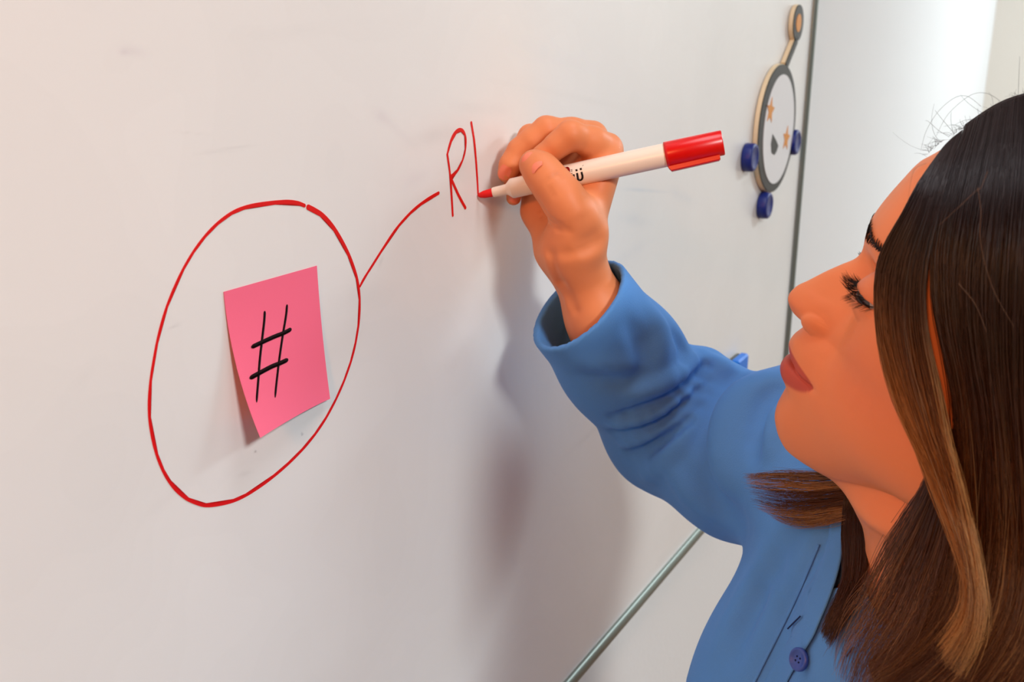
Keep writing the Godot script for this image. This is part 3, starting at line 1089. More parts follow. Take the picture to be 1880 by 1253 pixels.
func add_head(st: SurfaceTool) -> void:
	build_head_cage()
	eye_c = Vector3(-5.6 - EYE_R, -10.3, 31.0)
	ala_path = []
	for p in spline([Vector2(-30.5, 14.6), Vector2(-33.0, 17.2), Vector2(-36.5, 18.6), Vector2(-40.5, 18.2), Vector2(-43.8, 15.5)], 4):
		ala_path.append(p)
	fold_path = []
	for p in spline([Vector3(-40, 21, 0.15), Vector3(-46, 24, 0.22), Vector3(-54, 28.5, 0.22), Vector3(-62, 31.5, 0.2), Vector3(-70, 33.0, 0.1), Vector3(-76, 33.5, 0.05)], 3):
		fold_path.append(p)
	var rows := head_cage.size()
	var cols: int = head_cage[0].size()
	var sub_r := []
	for i in rows - 1:
		# finer over the face
		var k := 3 if i < 4 else (8 if i < 34 else 5)
		for s in k:
			sub_r.append([i, float(s) / k])
	sub_r.append([rows - 2, 1.0])
	var sub_c := []
	for j in cols - 1:
		var k := 6 if j < 10 else 4
		for s in k:
			sub_c.append([j, float(s) / k])
	sub_c.append([cols - 2, 1.0])
	var nc := sub_c.size()
	var full := 2 * nc - 2      # columns all the way round
	var grid := []
	var colour := []
	near_side.clear()
	for r in sub_r:
		var line := PackedVector3Array()
		var lc := PackedColorArray()
		line.resize(full)
		lc.resize(full)
		for c in nc:
			var q := sculpt(cage_at(r[0], r[1], sub_c[c][0], sub_c[c][1]))
			var k := skin_colour(q)
			line[c] = from_head(q)
			lc[c] = k
			if c % 3 == 0:
				near_side.append([to_pixel(line[c]), q.z])
			if q.x > -40.0 and q.y > -30.0 and q.y < 30.0 and c % 2 == 0:
				face_points.append(q)
			if c > 0 and c < nc - 1:
				q.z = -q.z
				line[full - c] = from_head(q)
				lc[full - c] = k
		grid.append(line)
		colour.append(lc)
	for i in grid.size() - 1:
		var a: PackedVector3Array = grid[i]
		var b: PackedVector3Array = grid[i + 1]
		var ca: PackedColorArray = colour[i]
		var cb: PackedColorArray = colour[i + 1]
		for c in full:
			var d := (c + 1) % full
			# rows run downwards, columns towards her left
			tri(st, a[c], ca[c], b[c], cb[c], b[d], cb[d])
			tri(st, a[c], ca[c], b[d], cb[d], a[d], ca[d])

func tri(st: SurfaceTool, a: Vector3, ca: Color, b: Vector3, cb: Color, c: Vector3, cc: Color) -> void:
	# a b c counter-clockwise seen from outside
	st.set_color(ca); st.add_vertex(a)
	st.set_color(cc); st.add_vertex(c)
	st.set_color(cb); st.add_vertex(b)

# ------------------------------------------------------------------ smooth bodies: tapered capsules joined by a smooth minimum, meshed as surface nets
class Field:
	var a := PackedVector3Array()
	var ba := PackedVector3Array()
	var ra := PackedFloat32Array()
	var rd := PackedFloat32Array()
	var il := PackedFloat32Array()
	var group := PackedInt32Array()
	var k_in := PackedFloat32Array()     # smoothing inside a group
	var k_out := PackedFloat32Array()    # smoothing of a group with group 0
	var live := PackedInt32Array()
	# grooves and ridges: short segments with a width and a height
	var fa := PackedVector3Array()
	var fb := PackedVector3Array()
	var fw := PackedFloat32Array()
	var fh := PackedFloat32Array()
	var flive := PackedInt32Array()
	# cut-outs: tapered capsules removed, and half-spaces kept
	var ca := PackedVector3Array()
	var cb := PackedVector3Array()
	var cra := PackedFloat32Array()
	var crb := PackedFloat32Array()
	var cut_k := 0.003
	var plane_n := PackedVector3Array()
	var plane_d := PackedFloat32Array()
	var plane_c := PackedVector3Array()
	var plane_r := PackedFloat32Array()
	var inflate := 0.0

	func copy() -> Field:
		var o := Field.new()
		o.a = a.duplicate(); o.ba = ba.duplicate(); o.ra = ra.duplicate(); o.rd = rd.duplicate(); o.il = il.duplicate(); o.group = group.duplicate()
		o.k_in = k_in.duplicate(); o.k_out = k_out.duplicate()
		o.fa = fa.duplicate(); o.fb = fb.duplicate(); o.fw = fw.duplicate(); o.fh = fh.duplicate()
		o.inflate = inflate
		o.all_live()
		return o

	func add_group(inner: float, outer: float) -> int:
		k_in.append(inner)
		k_out.append(outer)
		return k_in.size() - 1

	func cap(g: int, p: Vector3, q: Vector3, r0: float, r1: float) -> void:
		a.append(p)
		var d := q - p
		ba.append(d)
		ra.append(r0)
		rd.append(r1 - r0)
		il.append(1.0 / maxf(d.length_squared(), 1e-12))
		group.append(g)

	func chain(g: int, pts: Array, radii: Array) -> void:
		for i in pts.size() - 1:
			cap(g, pts[i], pts[i + 1], radii[i], radii[i + 1])

	func fold(pts: Array, w: float, h: float) -> void:
		for i in pts.size() - 1:
			fa.append(pts[i])
			fb.append(pts[i + 1])
			fw.append(w)
			# taper at the ends
			var t := (i + 0.5) / (pts.size() - 1)
			fh.append(h * minf(1.0, 0.35 + 3.0 * minf(t, 1.0 - t)))

	func cut(p: Vector3, q: Vector3, r0: float, r1: float) -> void:
		ca.append(p)
		cb.append(q)
		cra.append(r0)
		crb.append(r1)

	func all_live() -> void:
		live.resize(a.size())
		for i in a.size():
			live[i] = i
		flive.resize(fa.size())
		for i in fa.size():
			flive[i] = i

	func focus(p: Vector3, reach: float) -> void:
		# keep what can matter within reach of p
		var ds := PackedFloat32Array()
		var least := 1e9
		for i in a.size():
			var v := p - a[i]
			var t := clampf(v.dot(ba[i]) * il[i], 0.0, 1.0)
			var d := (v - ba[i] * t).length() - ra[i] - rd[i] * t
			ds.append(d)
			least = minf(least, d)
		live.clear()
		for i in ds.size():
			if ds[i] < least + 2.0 * reach + 0.02:
				live.append(i)
		flive.clear()
		for i in fa.size():
			var v := p - fa[i]
			var e := fb[i] - fa[i]
			var t := clampf(v.dot(e) / maxf(e.length_squared(), 1e-12), 0.0, 1.0)
			if (v - e * t).length() < reach + fw[i] * 2.6:
				flive.append(i)

	func at(p: Vector3) -> float:
		var base := 1e9
		var best := 1e9
		var g_now := -1
		var dg := 1e9
		var k := 0.01
		for i in live:
			if group[i] != g_now:
				if g_now == 0:
					base = dg
				elif g_now > 0:
					best = minf(best, join(base, dg, k_out[g_now]))
				g_now = group[i]
				k = k_in[g_now]
				dg = 1e9
			var v := p - a[i]
			var t := clampf(v.dot(ba[i]) * il[i], 0.0, 1.0)
			var d := (v - ba[i] * t).length() - ra[i] - rd[i] * t
			if dg > 1e8:
				dg = d
			else:
				var h := maxf(k - absf(d - dg), 0.0) / k
				dg = minf(d, dg) - h * h * k * 0.25
		if g_now == 0:
			base = dg
		elif g_now > 0:
			best = minf(best, join(base, dg, k_out[g_now]))
		var r := minf(base, best) - inflate
		for i in flive:
			var v := p - fa[i]
			var e := fb[i] - fa[i]
			var t := clampf(v.dot(e) / maxf(e.length_squared(), 1e-12), 0.0, 1.0)
			var q := (v - e * t).length_squared() / (fw[i] * fw[i])
			if q < 6.0:
				r -= fh[i] * exp(-q)
		for i in ca.size():
			var v := p - ca[i]
			var e := cb[i] - ca[i]
			var t := clampf(v.dot(e) / e.length_squared(), 0.0, 1.0)
			var d := lerpf(cra[i], crb[i], t) - (v - e * t).length()
			var h := maxf(cut_k - absf(d - r), 0.0) / cut_k
			r = maxf(d, r) + h * h * cut_k * 0.25
		for i in plane_n.size():
			if (p - plane_c[i]).length() < plane_r[i]:
				var d := plane_n[i].dot(p) - plane_d[i]
				var h := maxf(cut_k - absf(d - r), 0.0) / cut_k
				r = maxf(d, r) + h * h * cut_k * 0.25
		return r

	func join(x: float, y: float, k: float) -> float:
		var h := maxf(k - absf(x - y), 0.0) / k
		return minf(x, y) - h * h * k * 0.25

	func slope(p: Vector3, e: float) -> Vector3:
		return Vector3(at(p + Vector3(e, 0, 0)) - at(p - Vector3(e, 0, 0)), at(p + Vector3(0, e, 0)) - at(p - Vector3(0, e, 0)), at(p + Vector3(0, 0, e)) - at(p - Vector3(0, 0, e))) / (2.0 * e)

	func hit(from: Vector3, dir: Vector3, far := 2.0) -> Vector3:
		# first point of the surface along a line
		if live.size() != a.size() or flive.size() != fa.size():
			all_live()
		var d := dir.normalized()
		var t := 0.05
		for i in 200:
			var s := at(from + d * t)
			if s < 0.0001 or t > far:
				break
			t += maxf(s * 0.8, 0.0002)
		return from + d * t

# mesh a field inside a box; the vertices get exact places and normals. out: vertices, normals, indices
func nets(f: Field, lo: Vector3, hi: Vector3, cell: float) -> Array:
	var B := 8
	var size := ((hi - lo) / (cell * B)).ceil()
	var nx := int(size.x) * B
	var ny := int(size.y) * B
	var verts := PackedVector3Array()
	var norms := PackedVector3Array()
	var where := {}
	var edges := []
	var half := cell * B * 0.5
	var reach := half * 1.7321
	var corner := PackedFloat32Array()
	var M := B + 1
	corner.resize(M * M * M)
	for bz in int(size.z):
		for by in int(size.y):
			for bx in int(size.x):
				var o := lo + Vector3(bx, by, bz) * cell * B
				var c := o + Vector3.ONE * half
				f.focus(c, reach + cell)
				if absf(f.at(c)) > reach * 1.25 + 0.004:
					continue
				var n := 0
				var anyin := false
				var anyout := false
				for k in M:
					for j in M:
						for i in M:
							var v := f.at(o + Vector3(i, j, k) * cell)
							corner[n] = v
							n += 1
							if v < 0.0:
								anyin = true
							else:
								anyout = true
				if not (anyin and anyout):
					continue
				for k in B:
					for j in B:
						for i in B:
							var q := i + M * (j + M * k)
							var s0 := corner[q]
							var inside := 0
							var vals := [s0, corner[q + 1], corner[q + M], corner[q + M + 1], corner[q + M * M], corner[q + M * M + 1], corner[q + M * M + M], corner[q + M * M + M + 1]]
							for t in 8:
								if vals[t] < 0.0:
									inside += 1
							if inside == 0 or inside == 8:
								continue
							var m := Vector3.ZERO
							var cnt := 0
							for e in EDGES:
								var va: float = vals[e[0]]
								var vb: float = vals[e[1]]
								if (va < 0.0) != (vb < 0.0):
									var t := va / (va - vb)
									m += CORNERS[e[0]].lerp(CORNERS[e[1]], t)
									cnt += 1
							m /= cnt
							var p := o + (Vector3(i, j, k) + m) * cell
							var g := Vector3.UP
							for it in 2:
								g = f.slope(p, cell * 0.25)
								var gl := maxf(g.length_squared(), 0.2)
								var stp := g * (f.at(p) / gl)
								p -= stp.limit_length(cell * 0.6)
							g = f.slope(p, cell * 0.3)
							var gx := bx * B + i
							var gy := by * B + j
							var gz := bz * B + k
							var key := gx + nx * (gy + ny * gz)
							where[key] = verts.size()
							verts.append(p)
							norms.append(g.normalized())
							# edges from this cell's lower corner along x, y, z
							if (s0 < 0.0) != (vals[1] < 0.0):
								edges.append([key, 0, s0 < 0.0])
							if (s0 < 0.0) != (vals[2] < 0.0):
								edges.append([key, 1, s0 < 0.0])
							if (s0 < 0.0) != (vals[4] < 0.0):
								edges.append([key, 2, s0 < 0.0])
	var idx := PackedInt32Array()
	var step := [1, nx, nx * ny]
	for e in edges:
		var u: int = step[(int(e[1]) + 1) % 3]
		var v: int = step[(int(e[1]) + 2) % 3]
		var k: int = e[0]
		if not (where.has(k - u) and where.has(k - v) and where.has(k - u - v)):
			continue
		var p0: int = where[k]
		var p1: int = where[k - u]
		var p2: int = where[k - u - v]
		var p3: int = where[k - v]
		if e[2]:
			idx.append_array([p0, p2, p1, p0, p3, p2])
		else:
			idx.append_array([p0, p1, p2, p0, p2, p3])
	return [verts, norms, idx]

const CORNERS := [Vector3(0, 0, 0), Vector3(1, 0, 0), Vector3(0, 1, 0), Vector3(1, 1, 0), Vector3(0, 0, 1), Vector3(1, 0, 1), Vector3(0, 1, 1), Vector3(1, 1, 1)]
const EDGES := [[0, 1], [2, 3], [4, 5], [6, 7], [0, 2], [1, 3], [4, 6], [5, 7], [0, 4], [1, 5], [2, 6], [3, 7]]

# one mesh out of several [vertices, normals, indices, colours]
func merge(parts: Array) -> ArrayMesh:
	var v := PackedVector3Array()
	var n := PackedVector3Array()
	var c := PackedColorArray()
	var idx := PackedInt32Array()
	for p in parts:
		var off := v.size()
		v.append_array(p[0])
		n.append_array(p[1])
		c.append_array(p[3])
		var old: PackedInt32Array = p[2]
		var fresh := PackedInt32Array()
		fresh.resize(old.size())
		for i in old.size():
			fresh[i] = old[i] + off
		idx.append_array(fresh)
	var arr := []
	arr.resize(Mesh.ARRAY_MAX)
	arr[Mesh.ARRAY_VERTEX] = v
	arr[Mesh.ARRAY_NORMAL] = n
	arr[Mesh.ARRAY_COLOR] = c
	arr[Mesh.ARRAY_INDEX] = idx
	var m := ArrayMesh.new()
	m.add_surface_from_arrays(Mesh.PRIMITIVE_TRIANGLES, arr)
	return m

func painted(part: Array, paint: Callable) -> Array:
	var c := PackedColorArray()
	c.resize(part[0].size())
	for i in c.size():
		c[i] = paint.call(part[0][i])
	part.append(c)
	return part

func from_tool(st: SurfaceTool) -> Array:
	st.index()
	st.generate_normals()
	var a := st.commit_to_arrays()
	return [a[Mesh.ARRAY_VERTEX], a[Mesh.ARRAY_NORMAL], a[Mesh.ARRAY_INDEX], a[Mesh.ARRAY_COLOR]]

# ------------------------------------------------------------------ hand, arm, trunk and shirt
func mm(list: Array) -> Array:
	return list.map(func(r): return r * 0.001)

func joints(list: Array) -> Array:
	return list.map(func(p): return pt(p[0], p[1], p[2]))

func hand_field() -> Field:
	var f := Field.new()
	# palm, wrist and forearm
	f.add_group(0.013, 0.004)
	var wrist_a := pt(1050, 459, 0.649)
	var wrist_b := pt(1047, 461, 0.669)
	f.cap(0, wrist_a, pt(1108, 300, 0.660), 0.0165, 0.0125)       # to the index knuckle
	f.cap(0, pt(1040, 455, 0.662), pt(1085, 262, 0.680), 0.0165, 0.0115)
	f.cap(0, wrist_b, pt(1046, 268, 0.694), 0.0150, 0.0105)
	f.cap(0, pt(1032, 458, 0.672), pt(1010, 300, 0.700), 0.0130, 0.0095)
	f.cap(0, pt(1022, 450, 0.672), pt(987, 388, 0.686), 0.0120, 0.0088)   # heel of the hand
	f.cap(0, pt(987, 388, 0.686), pt(992, 330, 0.694), 0.0088, 0.0090)
	f.cap(0, wrist_a, pt(1106, 588, 0.676), 0.0165, 0.0198)
	f.cap(0, wrist_b, pt(1094, 590, 0.690), 0.0148, 0.0185)
	f.cap(0, pt(1106, 590, 0.668), pt(1200, 735, 0.745), 0.0225, 0.028)
	# thumb
	f.add_group(0.009, 0.010)
	f.chain(1, joints([[1064, 430, 0.642], [1052, 388, 0.634], [1034, 364, 0.632], [1008, 333, 0.631], [990, 310, 0.634], [978, 301, 0.637]]), mm([17.6, 14.2, 12.2, 10.6, 9.3, 7.9]))
	# index, middle, ring, little finger
	f.add_group(0.005, 0.005)
	f.chain(2, joints([[1112, 276, 0.662], [1086, 262, 0.652], [1047, 249, 0.642], [1022, 268, 0.644], [998, 289, 0.648], [976, 312, 0.652]]), mm([11.8, 9.8, 8.9, 7.6, 7.3, 6.4]))
	f.add_group(0.005, 0.004)
	f.chain(3, joints([[1086, 252, 0.684], [1050, 245, 0.672], [1003, 240, 0.664], [976, 259, 0.664], [953, 277, 0.666], [937, 303, 0.666], [929, 320, 0.666]]), mm([11.2, 9.6, 8.7, 7.8, 7.2, 6.6, 5.6]))
	f.add_group(0.005, 0.004)
	f.chain(4, joints([[1046, 262, 0.697], [1010, 252, 0.688], [974, 252, 0.681], [950, 292, 0.681], [946, 330, 0.678], [943, 364, 0.675]]), mm([10.4, 8.8, 7.8, 7.0, 6.8, 5.0]))
	f.add_group(0.005, 0.004)
	f.chain(5, joints([[1010, 295, 0.700], [990, 292, 0.700], [974, 312, 0.698], [972, 345, 0.692], [980, 376, 0.684]]), mm([9.2, 7.8, 7.0, 6.4, 5.8]))
	# creases at the base of the thumb, the wrist tendon
	f.all_live()
	for s in [[[[992, 385], [1003, 400], [1020, 414], [1042, 421]], 2.0, -0.7], [[[994, 397], [1006, 411], [1024, 423], [1046, 428]], 1.8, -0.6], [[[991, 372], [1001, 389], [1014, 403], [1030, 411]], 1.6, -0.5],
			[[[1007, 462], [1040, 466], [1075, 460], [1098, 446]], 4.5, -1.1], [[[1106, 438], [1092, 444], [1072, 450]], 7.0, -2.2], [[[1013, 470], [1030, 520], [1056, 570]], 3.5, -1.2], [[[1004, 475], [1019, 520], [1042, 565]], 3.0, 0.7],
			[[[1008, 330], [1024, 322], [1032, 330]], 2.0, -0.5], [[[1003, 338], [1016, 360]], 2.0, -0.3], [[[1075, 332], [1085, 360], [1080, 400]], 9.0, -1.5]]:
		var pts := []
		for p in s[0]:
			var h := f.hit(EYE, ray(p[0], p[1]))
			if (h - EYE).length() < 1.0:
				pts.append(h)
		f.fold(pts, s[1] * 0.001, s[2] * 0.001)
	return f

func arm_joints() -> Array:
	return joints([[1061, 559, 0.668], [1142, 662, 0.715], [1232, 785, 0.775], [1370, 842, 0.725], [1500, 838, 0.672]])

const N_BASE := Vector3(0.487, 1.43, 0.338)
const RT := Vector3(0.77, 0, -0.64)
const FWD := Vector3(-0.64, 0, -0.77)

func trunk_into(f: Field, g: int) -> void:
	var sr: Vector3 = arm_joints()[4]
	var sl := N_BASE - RT * 0.165 + Vector3(0, -0.075, 0.01)
	f.cap(g, N_BASE + Vector3(0, -0.045, 0) + RT * 0.03, sr, 0.060, 0.054)
	f.cap(g, N_BASE + Vector3(0, -0.045, 0) - RT * 0.03, sl, 0.060, 0.052)
	f.cap(g, Vector3(0.489, 1.385, 0.316), Vector3(0.48, 1.28, 0.315), 0.058, 0.074)
	var c := Vector3(0.487, 1.25, 0.345)
	f.cap(g, c + RT * 0.075, c - RT * 0.075, 0.098, 0.098)
	f.cap(g, Vector3(0.598, 1.395, 0.252), Vector3(0.560, 1.300, 0.260), 0.052, 0.080)
	f.cap(g, Vector3(0.560, 1.300, 0.260), Vector3(0.548, 1.255, 0.262), 0.080, 0.080)
	f.cap(g, c - RT * 0.07 + FWD * 0.05 + Vector3(0, 0.045, 0), c - RT * 0.07 + FWD * 0.05, 0.072, 0.076)
	var w := N_BASE + Vector3(0, -0.38, 0.02)
	f.cap(g, c + RT * 0.05, w + RT * 0.045, 0.095, 0.088)
	f.cap(g, c - RT * 0.05, w - RT * 0.045, 0.095, 0.088)
	var hp := N_BASE + Vector3(0, -0.56, 0.025)
	f.cap(g, w + RT * 0.045, hp + RT * 0.07, 0.088, 0.105)
	f.cap(g, w - RT * 0.045, hp - RT * 0.07, 0.088, 0.105)

func left_arm_points() -> Array:
	var sl := N_BASE - RT * 0.165 + Vector3(0, -0.075, 0.01)
	return [sl, sl - RT * 0.07 + Vector3(0, -0.29, 0.03), sl - RT * 0.06 + FWD * 0.06 + Vector3(0, -0.53, 0.0)]

func shirt_field() -> Field:
	var f := Field.new()
	f.add_group(0.030, 0.035)
	trunk_into(f, 0)
	f.inflate = 0.004
	var j := arm_joints()
	f.add_group(0.020, 0.030)
	f.chain(1, j, mm([35.5, 38.0, 44.5, 53.0, 54.0]))
	f.cap(1, pt(1294, 680, 0.744), pt(1322, 700, 0.734), 0.012, 0.010)
	f.add_group(0.020, 0.030)
	f.chain(2, left_arm_points(), mm([54, 46, 36]))
	f.all_live()
	# folds of the sleeve, traced where they lie on it: pixels, half width mm, height mm
	for s in [
		[[[1290, 650], [1250, 684], [1210, 708], [1165, 724]], 7.0, 3.5],
		[[[1298, 672], [1262, 704], [1222, 732], [1180, 752], [1128, 766]], 4.4, -5.5],
		[[[1296, 688], [1258, 724], [1216, 752], [1170, 772], [1130, 782]], 4.8, 4.5],
		[[[1300, 700], [1256, 744], [1214, 770], [1164, 788], [1126, 796]], 4.2, -6.0],
		[[[1300, 710], [1258, 758], [1220, 786], [1176, 806], [1144, 816]], 4.8, 4.5],
		[[[1302, 722], [1262, 772], [1226, 802], [1190, 824], [1156, 836]], 4.4, -6.0],
		[[[1296, 744], [1262, 794], [1236, 828], [1205, 860], [1182, 880]], 7.0, 4.0],
		[[[1352, 690], [1318, 722], [1296, 768], [1290, 826], [1304, 880]], 8.0, -6.5],
		[[[1404, 700], [1364, 724], [1334, 774], [1328, 840], [1338, 890]], 13.0, 5.5],
		[[[1438, 710], [1408, 730], [1392, 772], [1384, 832]], 7.0, -6.0],
		[[[1444, 745], [1424, 772], [1414, 824]], 8.0, 4.0],
		[[[1312, 664], [1334, 678]], 7.0, 3.5],
		[[[1190, 566], [1212, 604], [1218, 650]], 9.0, 2.4],
		[[[1154, 596], [1178, 634], [1180, 680]], 8.0, -2.2],
		[[[1240, 616], [1256, 642], [1250, 672]], 6.0, -3.0],
		[[[1076, 690], [1130, 702], [1190, 700]], 8.0, -2.0],
		[[[1080, 665], [1130, 672], [1170, 664]], 8.0, 1.8],
		[[[1290, 880], [1320, 930], [1370, 975]], 14.0, -3.5],
		[[[1222, 850], [1260, 905], [1330, 950]], 11.0, 2.5],
		[[[1460, 1000], [1400, 1090], [1350, 1200]], 10.0, -3.0],
		[[[1500, 980], [1430, 1090], [1380, 1220]], 12.0, 2.4],
		[[[1420, 1010], [1370, 1090], [1320, 1180]], 12.0, 2.4],
		[[[1530, 960], [1480, 1050], [1440, 1130]], 7.0, -2.6]]:
		var pts := []
		for p in s[0]:
			var h := f.hit(EYE, ray(p[0], p[1]))
			if (h - EYE).length() < 1.1:
				pts.append(h)
		if pts.size() < 2:
			continue
		var q := spline(pts, 2)
		f.fold(q, float(s[1]) * 0.001, float(s[2]) * 0.001)
	# the open cuff
	var axis: Vector3 = (pt(1061 - 70, 559 - 70, 0.668 - 0.017) - j[0]).normalized()
	cuff_n = axis
	f.cut(j[0] + axis * 0.05, j[0], 0.0345, 0.0345)
	f.cut(j[0], (j[0] as Vector3).lerp(j[1], 0.45), 0.0345, 0.0300)
	f.plane_n.append(axis)
	f.plane_d.append(axis.dot(j[0]))
	f.plane_c.append(j[0])
	f.plane_r.append(0.11)
	# what the collar and the hair lie on: the shirt before its neck is cut open
	solid = f.copy()
	# the neck hole and the open front
	neck_v = seen(1488, 1172, -3)
	f.cut(N_BASE + Vector3(0, 0.16, -0.01), N_BASE + Vector3(0, -0.02, 0.0), 0.064, 0.053)
	f.cut(seen(1592, 1035, 2), neck_v, 0.019, 0.006)
	f.cut_k = 0.002
	return f

var solid: Field
var cuff_n := Vector3.ZERO
var neck_v := Vector3.ZERO

func over_shirt(px: float, py: float, lift: float) -> Vector3:
	# the point seen at a pixel, lift metres above the shirt
	var d := ray(px, py).normalized()
	var h := solid.hit(EYE, d)
	var g := solid.slope(h, 0.002).normalized()
	var k := clampf(-g.dot(d), 0.35, 1.0)
	return h - d * (lift / k)

func strip(a: Array, b: Array, lift: float, thick: float, n := 6, across := 8) -> ArrayMesh:
	# a band of cloth between two pixel lines, lying on the shirt
	var la := spline(a.map(func(p): return Vector2(p[0], p[1])), n)
	var lb := spline(b.map(func(p): return Vector2(p[0], p[1])), n)
	var st := begin()
	var m := la.size()
	var top := []
	var low := []
	for i in m:
		var r := []
		var q := []
		for k in across + 1:
			var t := float(k) / across
			var p: Vector2 = la[i].lerp(lb[i], t)
			var e := minf(t, 1.0 - t) * across
			var h := over_shirt(p.x, p.y, lift)
			r.append(h - ray(p.x, p.y).normalized() * thick * (1.0 if e > 0.6 else 0.55))
			q.append(h)
		top.append(r)
		low.append(q)
	for i in m - 1:
		for k in across:
			quad(st, top[i][k + 1], top[i][k], top[i + 1][k], top[i + 1][k + 1])
			quad(st, low[i][k], low[i][k + 1], low[i + 1][k + 1], low[i + 1][k])
		quad(st, top[i][0], low[i][0], low[i + 1][0], top[i + 1][0])
		quad(st, low[i][across], top[i][across], top[i + 1][across], low[i + 1][across])
	for k in across:
		quad(st, top[0][k], top[0][k + 1], low[0][k + 1], low[0][k])
		quad(st, top[m - 1][k + 1], top[m - 1][k], low[m - 1][k], low[m - 1][k + 1])
	return done(st)

func add_shirt_details(o: Node3D, cloth: Material) -> void:
	var shift := func(b: MeshInstance3D) -> void: b.position = -o.position
	# the overlapping front edge with its buttonhole, from the collar down
	var a := [[1538, 884], [1546, 925], [1549, 968], [1546, 1012], [1536, 1058], [1521, 1102], [1506, 1138], [1492, 1170], [1470, 1206], [1446, 1250], [1424, 1296]]
	var c := [[1520, 890], [1524, 930], [1522, 972], [1512, 1016], [1498, 1060], [1480, 1104], [1463, 1142], [1448, 1172], [1428, 1206], [1404, 1248], [1382, 1292]]
	shift.call(obj("placket", strip(a, c, 0.0012, 0.0022), cloth, o))
	shift.call(obj("collar_fold", strip([[1505, 1000], [1484, 1050], [1462, 1100], [1440, 1146], [1410, 1206], [1382, 1262]], [[1500, 999], [1479, 1048], [1457, 1098], [1435, 1144], [1405, 1204], [1377, 1260]], 0.0002, 0.0012, 6, 4), cloth, o))
	var dark := mat(Color(0.10, 0.14, 0.30), 0.9, 0.2)
	shift.call(obj("buttonhole", strip([[1468, 1130], [1456, 1142], [1444, 1154]], [[1470, 1132], [1458, 1144], [1446, 1156]], 0.0036, 0.0003, 4, 3), dark, o))
	shift.call(obj("buttonhole", strip([[1566, 1187], [1558, 1196], [1552, 1205]], [[1569, 1189], [1561, 1198], [1555, 1207]], 0.0012, 0.0003, 4, 3), dark, o))
	# the button: a blue disc with a raised rim and four holes
	var at := over_shirt(1468, 1211, 0.0030)
	var nrm := solid.slope(at, 0.003).normalized()
	nrm = (nrm * 0.8 - ray(1468, 1211).normalized() * 0.35 + Vector3(-0.2, 0.1, 0)).normalized()
	var st := begin()
	lathe(st, [Vector2(0, 0.0016), Vector2(0.0040, 0.0016), Vector2(0.0046, 0.0023), Vector2(0.0053, 0.0023), Vector2(0.0060, 0.0015), Vector2(0.0060, 0.0004), Vector2(0.0052, 0.0), Vector2(0, 0.0)], at, nrm, 36)
	var bm := mat(Color(0.20, 0.32, 0.68), 0.35, 0.5)
	var btn := obj("button", done(st), bm, o, "round blue shirt button")
	shift.call(btn)
	st = begin()
	var x := nrm.cross(Vector3.UP).normalized()
	var y := nrm.cross(x)
	for k in 4:
		var q := at + (x * (1 if k % 2 else -1) + y * (1 if k / 2 else -1)) * 0.0011 + nrm * 0.00155
		lathe(st, [Vector2(0, 0.0002), Vector2(0.0005, 0.0002), Vector2(0.0005, 0.0)], q, nrm, 10)
	obj("button_holes", done(st), dark, btn)

func nail(o: Node3D, tip: Vector3, base: Vector3, out: Vector3, width: float, m: Material) -> void:
	# a curved plate: from the base of the nail to its tip, facing out
	var y := (tip - base)
	var L := y.length()
	y = y / L
	var z := (out - y * out.dot(y)).normalized()
	var x := y.cross(z)
	var st := begin()
	var n := 10
	var grid := []
	for i in n + 1:
		var row := []
		var v := float(i) / n
		var w := width * 0.5 * sqrt(clampf(1.0 - pow(absf(v - 0.48) / 0.56, 3.2), 0.0, 1.0))
		for k in n + 1:
			var u := float(k) / n * 2.0 - 1.0
			row.append(base + y * (L * v) + x * (u * w) + z * (-0.34 * w * w * u * u / (width * 0.5) - 0.0016 * pow(v - 0.4, 2.0)))
		grid.append(row)
	for i in n:
		for k in n:
			quad(st, grid[i][k], grid[i][k + 1], grid[i + 1][k + 1], grid[i + 1][k])
			var d := z * -0.0005
			quad(st, grid[i][k + 1] + d, grid[i][k] + d, grid[i + 1][k] + d, grid[i + 1][k + 1] + d)
	var b := obj("fingernail", done(st), m, o, "pale pink fingernail")
	b.position = -o.position

func add_nails(o: Node3D, f: Field) -> void:
	var m := mat(Color(0.93, 0.52, 0.40), 0.25, 0.5)
	f.all_live()
	for s in [[[963, 286], [988, 311], 0.0112, 0.0011], [[921, 329], [931, 306], 0.0082, 0.0009], [[940, 372], [946, 361], 0.0066, 0.0009]]:
		var t := f.hit(EYE, ray(s[0][0], s[0][1]))
		var b := f.hit(EYE, ray(s[1][0], s[1][1]))
		var mid := f.hit(EYE, ray((s[0][0] + s[1][0]) * 0.5, (s[0][1] + s[1][1]) * 0.5))
		var g := f.slope(mid, 0.002).normalized()
		nail(o, t + g * float(s[3]), b + g * float(s[3]), g, s[2], m)

